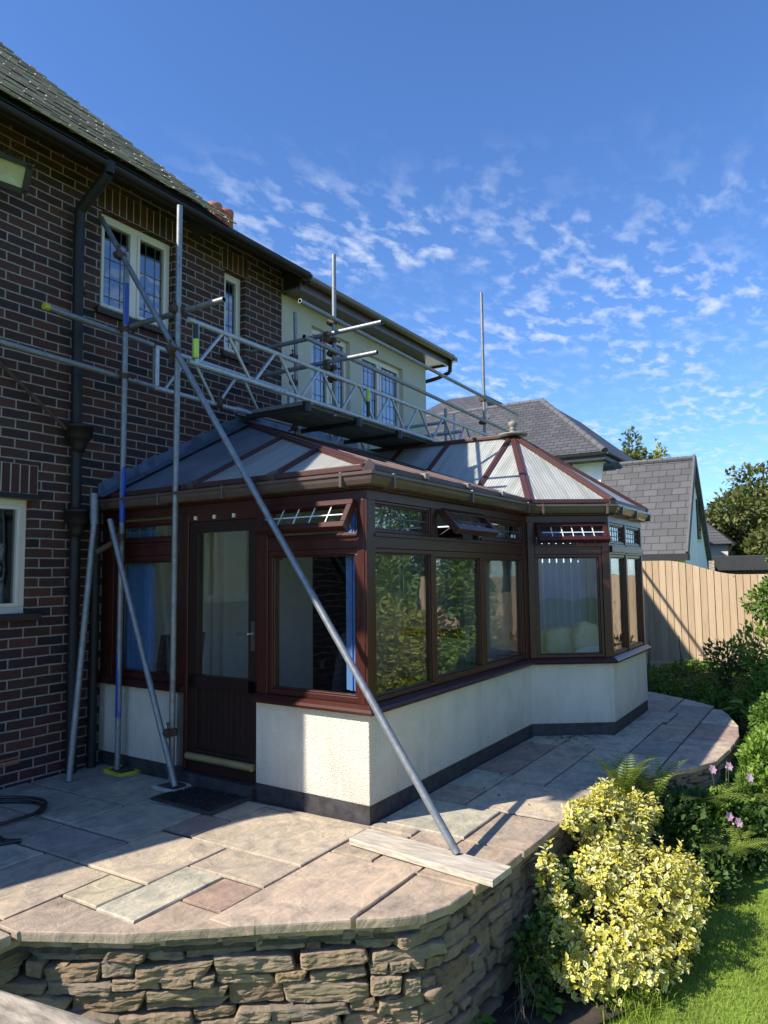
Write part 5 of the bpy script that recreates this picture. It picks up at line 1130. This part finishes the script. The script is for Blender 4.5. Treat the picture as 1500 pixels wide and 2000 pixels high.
shrub('geranium_clump', 'green lobed leafy clump between the olive mound and the lawn', [((3.3, -2.0, -.36), (.5, .25, .26)), ((4.0, -2.1, -.30), (.5, .25, .26)), ((2.7, -1.9, -.46), (.4, .2, .2))], 7000, .055, 'leaf_mid', 24, .045)
shrub('lime_shrub', 'bright lime green lobed foliage spilling towards the pink anemones', [((3.55, -2.0, -.12), (.30, .18, .22)), ((3.15, -1.98, -.28), (.26, .16, .18)), ((4.15, -2.05, -.10), (.32, .18, .2))], 5200, .05, 'leaf_light', 28, .032)
shrub('low_hedging', 'mid green bushy foliage at the right edge beyond the olive mound', [((5.0, -2.02, .02), (.30, .22, .26)), ((5.9, -1.95, .12), (.35, .28, .30))], 5200, .05, 'leaf_mid', 29, .03)
shrub('wall_foot_plants', 'leafy plants at the foot of the curved far end of the patio wall', [((2.75, -1.92, -.34), (.24, .10, .20)), ((3.3, -1.96, -.34), (.3, .10, .18)), ((2.45, -1.75, -.36), (.18, .12, .2))], 3600, .05, 'leaf_mid', 30, .034)
shrub('low_border_plants', 'shaded low border planting at the foot of the sunlit fence', [((7.6, .5, .02), (.8, .8, .20)), ((7.0, -.1, -.02), (.5, .6, .18)), ((6.75, -.9, -.08), (.5, .5, .2)), ((7.8, -.8, .05), (.6, .7, .22)), ((6.3, -1.5, -.10), (.35, .4, .2))], 14000, .05, 'leaf_mid', 25, .04)
shrub('dark_groundcover', 'dark leafy plants behind the golden bush along the retaining wall', [((2.2, -1.55, -.42), (.5, .2, .28)), ((2.7, -1.95, -.5), (.5, .25, .25)), ((3.4, -1.95, -.35), (.5, .25, .22)), ((1.9, -1.75, -.6), (.35, .2, .16))], 6500, .06, 'leaf_dark', 26, .042)
shrub('border_shrub', 'upright shrub at the back of the border reflected in the long windows', [((6.2, -3.8, .3), (.8, .7, .9)), ((7.2, -3.5, .2), (.8, .6, .8))], 16000, .055, 'leaf_yellow', 31, .04)
shrub('blue_conifer', 'rounded blue green conifer across the lawn reflected in the windows', [((5.6, -4.4, .2), (.8, .8, 1.0)), ((5.6, -4.4, .9), (.5, .5, .7))], 17000, .055, 'leaf_blue', 32, .018)
shrub('golden_conifer', 'golden green conifer across the lawn reflected in the windows', [((4.3, -4.9, .1), (.8, .8, .9)), ((4.4, -4.9, .8), (.5, .5, .6))], 17000, .055, 'leaf_yellow', 33, .018)
shrub('laurel_hedge', 'tall dark laurel hedge before the side boundary fence', [((7.2, -5.3, .7), (1.1, .7, 1.4)), ((5.6, -5.8, .8), (1.2, .7, 1.5)), ((7.7, -4.7, .9), (.7, .7, 1.6))], 12000, .12, 'leaf_mid', 34, .06)
tree('garden_tree', 'mature tree outside the frame to the right, reflected in the window panes', 12.5, -6.5, -.3, 6.2, 2.6, 9000, 'leaf_mid', 41, .18, 'reflected garden trees', lift=.25)
tree('garden_tree', 'second mature tree outside the frame, further along the side boundary', 8.0, -9.5, -.3, 6.8, 2.6, 9000, 'leaf_dark', 42, .18, 'reflected garden trees', lift=.25)
tree('garden_tree', 'third mature tree outside the frame, behind the side boundary fence', 3.5, -10.5, -.3, 6.4, 2.6, 8000, 'leaf_mid', 43, .18, 'reflected garden trees', lift=.25)
tree('garden_tree', 'fourth mature tree outside the frame, nearest behind the photographer', -9.0, -7.5, -.3, 7.5, 3.0, 9000, 'leaf_dark', 44, .2, 'reflected garden trees', lift=.2)
# variegated euonymus
def euonymus(name, label, blobs, n, seed):
    r_ = random.Random(seed); c0 = V(blobs[0][0]); t_ = thing(name, label, 'shrub', (c0.x, c0.y, gz(c0.x, c0.y)), 'golden variegated bushes'); mb = MB(); st_ = MB()
    Y = [(.76, .69, .15), (.80, .74, .30), (.70, .60, .07), (.80, .77, .42), (.62, .56, .12)]; Gn = [(.30, .36, .06), (.42, .45, .09), (.20, .28, .05)]
    tot = sum(rr[0]*rr[2] for _, rr in blobs)
    for c_, rr in blobs:
        c_ = V(c_); m_ = int(n*rr[0]*rr[2]/tot); sd = r_.random()*40
        for k in range(m_):
            d = rdir(r_); 
            if d.z < -.75: continue
            lump = 1+.48*noise.noise(d*2.6+V((sd, 0, 0)))+.30*noise.noise(d*6.5+V((sd, 3, 0)))
            if noise.noise(d*4.2+V((0, sd, 0))) < -.24: continue
            rad = (.74+.26*r_.random()**.5)*lump; p = c_+V((d.x*rr[0], d.y*rr[1], d.z*rr[2]))*rad
            ax = (d+V((0, 0, .75))+rdir(r_)*.45).normalized(); a0 = r_.random()*6; o1 = ax.orthogonal().normalized(); o2 = ax.cross(o1)
            for q in range(r_.choice((4, 5, 6))):
                a = a0+q*2.2; side = o1*math.cos(a)+o2*math.sin(a); s_ = r_.uniform(.55, 1.3); el = .25+.30*(q % 3)
                leaf(mb, p+ax*(-.012+.010*q)+side*.003, (side+ax*el), ax, .036*s_, .021*s_, (r_.choice(Y), r_.choice(Gn)), rich=True)
            if k % 9 == 0: st_.path([c_+V((0, 0, -rr[2]*.8)), (c_+p)/2+rdir(r_)*.02, p], .005, 5, taper=.002)
        # dark inner leaves
    mb.build('foliage', MT['varieg'], t_); st_.path([(c0.x, c0.y, gz(c0.x, c0.y)-.05), c0], .018, 6); st_.build('stem', MT['bark'], t_)
euonymus('variegated_bush', 'large golden variegated bush on the lawn edge below the patio wall', [((.44, -1.48, -.52), (.38, .28, .20)), ((.84, -1.60, -.38), (.40, .28, .22)), ((.25, -1.32, -.62), (.28, .20, .15)), ((.72, -1.62, -.64), (.36, .24, .14)), ((.18, -1.20, -.46), (.16, .10, .18)), ((.66, -1.34, -.26), (.26, .18, .16)), ((1.06, -1.68, -.38), (.22, .18, .15)), ((.20, -1.14, -.20), (.06, .05, .18)), ((.30, -1.17, -.30), (.07, .05, .14)), ((.42, -1.62, -.60), (.2, .16, .16)), ((.04, -1.24, -.50), (.15, .12, .14)), ((.14, -1.40, -.58), (.18, .15, .13))], 3700, 51)
euonymus('variegated_bush', 'smaller golden variegated bush rising above the patio edge behind the large one', [((1.12, -1.22, -.10), (.30, .15, .13)), ((1.40, -1.32, -.18), (.24, .15, .14)), ((.90, -1.12, .0), (.20, .07, .07)), ((1.24, -1.20, .02), (.12, .08, .10)), ((.95, -1.28, -.28), (.18, .14, .12)), ((1.60, -1.38, -.12), (.12, .1, .09))], 1500, 52)
# ferns
def fern(label, x, y, z, n, L, seed, mat='fern', upr=.9):
    z = min(z, 9)
    r_ = random.Random(seed); mb = MB(); z0 = gz(x, y)
    for k in range(n):
        a = 2*math.pi*k/n+r_.uniform(-.3, .3); o_ = V((math.cos(a), math.sin(a), 0)); LL = L*r_.uniform(.75, 1.15); p = V((x, y, z)); dr = (o_*(1-upr)+V((0, 0, upr+.15*r_.random()))).normalized(); N = 22
        for i in range(N):
            u_ = i/N; dr = (dr+V((0, 0, -.055))*(.4+u_)+o_*.035).normalized(); q = p+dr*LL/N; mb.tube(p, q, .002, 3)
            sd = dr.cross(V((0, 0, 1))); sd = sd.normalized() if sd.length > .01 else V((1, 0, 0)); wl = LL*.20*math.sin(math.pi*min(1, u_*.93+.10))**.8
            for sg in (-1, 1):
                tip = q+(sd*sg+dr*.35+V((0, 0, -.12))).normalized()*wl; e = (tip-q); 
                nl_ = 5
                mb.add([q, q+e*.45+dr*wl*.07, tip, q+e*.45-dr*wl*.07], [(0, 1, 2, 3)])
            p = q
    tag(mb.build('fern', MT[mat]), label, 'fern', 'ferns in the border')
fern('tall arching fern rising behind the small golden bush', 1.66, -1.22, -.16, 12, .52, 61, upr=.985)
fern('second upright fern just right of the tall one behind the small golden bush', 1.98, -1.36, -.26, 11, .50, 68, upr=.93)
fern('spreading fern to the right of the small golden bush', 2.45, -1.60, -.36, 14, .60, 62, upr=.6)
fern('small fern at the foot of the large golden bush, lower left', .12, -1.20, -.66, 8, .24, 63, upr=.5)
fern('fern fronds at the base of the shaded wall left of the large golden bush', .12, -1.10, -.60, 9, .42, 64, upr=.75)
fern('low fern in the shaded bed in front of the curved patio end', 3.0, -1.92, -.40, 11, .50, 65, upr=.6)
fern('broad sunlit fern between the anemones and the lawn', 3.0, -2.25, -0.35, 13, 0.5, 90, upr=0.5)
fern('fern at the lawn edge right of the large golden bush', 2.1, -1.9, -0.5, 12, 0.42, 91, upr=0.5)
fern('fern furthest right among the border plants', 3.7, -2.5, -0.3, 12, 0.45, 92, upr=0.6)
# stalk plants
def stalk(label, x, y, h, seed, n=3, spike=False):
    r_ = random.Random(seed); z = gz(x, y); mb = MB(); t_ = thing('foxglove' if spike else 'anemone', label, 'flower', (x, y, z), 'tall flower stalks' if spike else 'pink anemones')
    fl = MB(); lf = MB()
    for k in range(n):
        p = V((x+r_.uniform(-.05, .05), y+r_.uniform(-.05, .05), z)); q = p+V((r_.uniform(-.06, .06), r_.uniform(-.06, .06), h*r_.uniform(.8, 1))); mb.path([p, (p+q)/2+V((.01, .01, 0)), q], .003 if not spike else .006, 5)
        if spike:
            for i in range(34): u_ = .45+.55*i/34; c_ = p+(q-p)*u_; d = rdir(r_); d.z = abs(d.z)*.3; fl.tube(c_, c_+d*.03*(1.3-u_), .009*(1.4-u_), 5)
        elif k < 2 and n > 1 or n == 1:
            nn2 = V((-.6, -.7, .4)).normalized(); o1 = nn2.orthogonal().normalized(); o2 = nn2.cross(o1)
            for i in range(6): a = i*1.047; d = o1*math.cos(a)+o2*math.sin(a)+nn2*.2; leaf(fl, q, d, nn2, .042, .038)
        else: fl.lathe(q, [(.003, 0), (.008, .006), (.008, .012), (.003, .018)], 8)
        for i in range(5): d = rdir(r_); d.z = abs(d.z)*.3; leaf(lf, p+(q-p)*r_.uniform(.1, .6), d, V((0, 0, 1)), .06, .035)
    mb.build('stem', MT['stem'], t_); fl.build('seed_head' if spike else 'flower_head', MT['seed' if spike else 'petal'], t_); lf.build('leaf', MT['leaf_mid'], t_)
stalk('pink anemone flowers on tall stems in front of the curved patio end', 2.62, -1.80, .74, 71, 4)
stalk('single pink anemone flower lower down beside the ferns', 2.30, -1.86, .50, 72, 3)
stalk('pink anemone flower furthest right by the olive mound', 2.75, -1.98, .68, 73, 1)
stalk('dark seeded flower spike, left of two before the fence', 6.85, -.30, .86, 74, 1, True); stalk('dark seeded flower spike, right of two before the fence', 7.2, -.72, .80, 75, 1, True)
# big leaved plants
def bigleaf(name, label, x, y, z, n, L, seed, mat, W=.7):
    r_ = random.Random(seed); t_ = thing(name, label, 'plant', (x, y, z)); mb = MB(); st_ = MB()
    for k in range(n):
        a = r_.uniform(0, 6.28); o_ = V((math.cos(a), math.sin(a), 0)); b0 = V((x, y, z)); b1 = b0+o_*L*r_.uniform(.1, .7)+V((0, 0, L*r_.uniform(.3, 1.1))); st_.path([b0, b1], .004, 5)
        d = (o_+V((0, 0, r_.uniform(-.1, .5)))).normalized(); s_ = d.cross(V((0, 0, 1))).normalized(); up_ = s_.cross(d); LL = L*r_.uniform(.7, 1.1); WW = LL*W; N = 8; vs_ = [b1]
        for i in range(1, N):
            u_ = i/N; w_ = math.sin(math.pi*u_**.75)*WW/2; c_ = b1+d*LL*u_-V((0, 0, 1))*LL*.25*u_*u_
            vs_ += [c_-s_*w_+up_*w_*.35, c_, c_+s_*w_+up_*w_*.35]
        vs_.append(b1+d*LL-V((0, 0, LL*.25))); fs = [(0, 2, 1), (0, 3, 2)]
        for i in range(N-2): o = 1+3*i; fs += [(o, o+1, o+4, o+3), (o+1, o+2, o+5, o+4)]
        o = 1+3*(N-2); fs += [(o, o+1, len(vs_)-1), (o+1, o+2, len(vs_)-1)]
        mb.add(vs_, fs, smooth=True)
    mb.build('leaf', MT[mat], t_); st_.build('stem', MT['stem'], t_)
bigleaf('broad_leaved_plant', 'bright green broad leaved plant at the far corner of the patio', 5.5, -1.72, -.15, 16, .22, 81, 'leaf_light')
bigleaf('broad_leaved_plant', 'small glossy green plant at the foot of the stone wall', -.55, -1.0, -.76, 14, .09, 82, 'leaf_light', .9)
bigleaf('broad_leaved_plant', 'low round leaved plant below the wall corner, left of the small fern', -.15, -1.25, -.74, 34, .065, 83, 'leaf_mid', 1.0)
bigleaf('broad_leaved_plant', 'leafy nettle like plants climbing the shaded side of the wall', .25, -1.2, -.7, 40, .09, 84, 'leaf_dark', .7)
shrub('wall_creeper', 'small leaved creeping plants in the shade against the curved stone wall', [((.0, -1.16, -.50), (.28, .10, .18)), ((.5, -1.15, -.45), (.3, .10, .26)), ((1.0, -1.2, -.4), (.3, .10, .26))], 3600, .045, 'leaf_dark', 27, .03)
mb = MB(); r_ = random.Random(77); n = 0
def inpoly(x, y, pg):
    c_ = False
    for i in range(len(pg)):
        x1, y1 = pg[i]; x2, y2 = pg[(i+1) % len(pg)]
        if (y1 > y) != (y2 > y) and x < (x2-x1)*(y-y1)/(y2-y1)+x1: c_ = not c_
    return c_
pedge = [tuple(p) for p in offset(edge, .03)]+[(6.5, 3), (-5.2, 3)]
while n < 15000:
    x = r_.uniform(.9, 7.5); y = r_.uniform(-3.2, -.9)
    if not inpoly(x, y, bed) or inpoly(x, y, pedge): continue
    cl = noise.noise(V((x*2.2, y*2.2, 4)))
    if cl < -.12: continue
    z = gz(x, y)+r_.random()*(.08+.30*max(0, cl+.1)); d = rdir(r_); d.z = abs(d.z)*.5; s_ = r_.uniform(.03, .07); leaf(mb, V((x, y, z)), d, V((0, 0, 1))+rdir(r_)*.5, s_, s_*.55, mi=0 if noise.noise(V((x*1.3, y*1.3, 9))) < .05 else 1); n += 1
tag(mb.build('ground_cover', [MT['leaf_mid'], MT['leaf_light']]), 'mixed green ground cover filling the border beside the patio', 'ground cover', kind='stuff')
# dry twiggy stems by the wall
mb = MB(); r_ = random.Random(8)
for k in range(16):
    p = V((-.45+r_.random()*.45, -1.12-r_.random()*.1, -.75)); q = p+V((r_.uniform(-.15, .15), r_.uniform(-.12, .05), r_.uniform(.15, .42))); m_ = (p+q)/2+rdir(r_)*.05; mb.path([p, m_, q], .0022, 4)
    for i in range(3): mb.path([m_, m_+rdir(r_)*.09], .0014, 3)
tag(mb.build('dry_stems', MT['dead']), 'tangle of thin dry brown stems at the wall corner', 'dead plant')
# grass blades on the visible lawn
mb = MB(); r_ = random.Random(12)
def inbed(x, y):
    c_ = False; n = len(bed)
    for i in range(n):
        x1, y1 = bed[i]; x2, y2 = bed[(i+1) % n]
        if (y1 > y) != (y2 > y) and x < (x2-x1)*(y-y1)/(y2-y1)+x1: c_ = not c_
    return c_
cnt = 0
while cnt < 60000:
    x = r_.uniform(-.6, 4.2); y = r_.uniform(-3.4, -1.2)
    if y > -1.25-.0*x and x < 0: continue
    near = (x+4.1)**2+(y+2.7)**2
    if inbed(x, y) or r_.random() > 26/near: continue
    z = gz(x, y); h = r_.uniform(.012, .034); a = r_.random()*6.28; d = V((math.cos(a), math.sin(a), 0)); w_ = .0022; tip = V((x, y, z))+d*h*r_.uniform(.2, .9)+V((0, 0, h))
    mb.add([(x-d.y*w_, y+d.x*w_, z), (x+d.y*w_, y-d.x*w_, z), tip], [(0, 1, 2)]); cnt += 1
tag(mb.build('grass', MT['grass']), 'short mown lawn grass in sun beside the border', 'grass', kind='stuff')
mb = MB()
for k in range(1500):
    x = r_.gauss(.35, .16); y = r_.gauss(-1.62, .07); z = gz(x, y); h = r_.uniform(.05, .13); a = r_.random()*6.28; d = V((math.cos(a), math.sin(a), 0)); m_ = V((x, y, z))+d*h*.25+V((0, 0, h*.6)); tip = V((x, y, z))+d*h*.8+V((0, 0, h*.85)); w_ = .0022; s_ = V((-d.y, d.x, 0))*w_
    mb.add([V((x, y, z))-s_, V((x, y, z))+s_, m_+s_*.8, m_-s_*.8, tip], [(0, 1, 2, 3), (3, 2, 4)])
tag(mb.build('long_grass', MT['grass']), 'tuft of longer grass at the foot of the large golden bush', 'grass', kind='stuff')
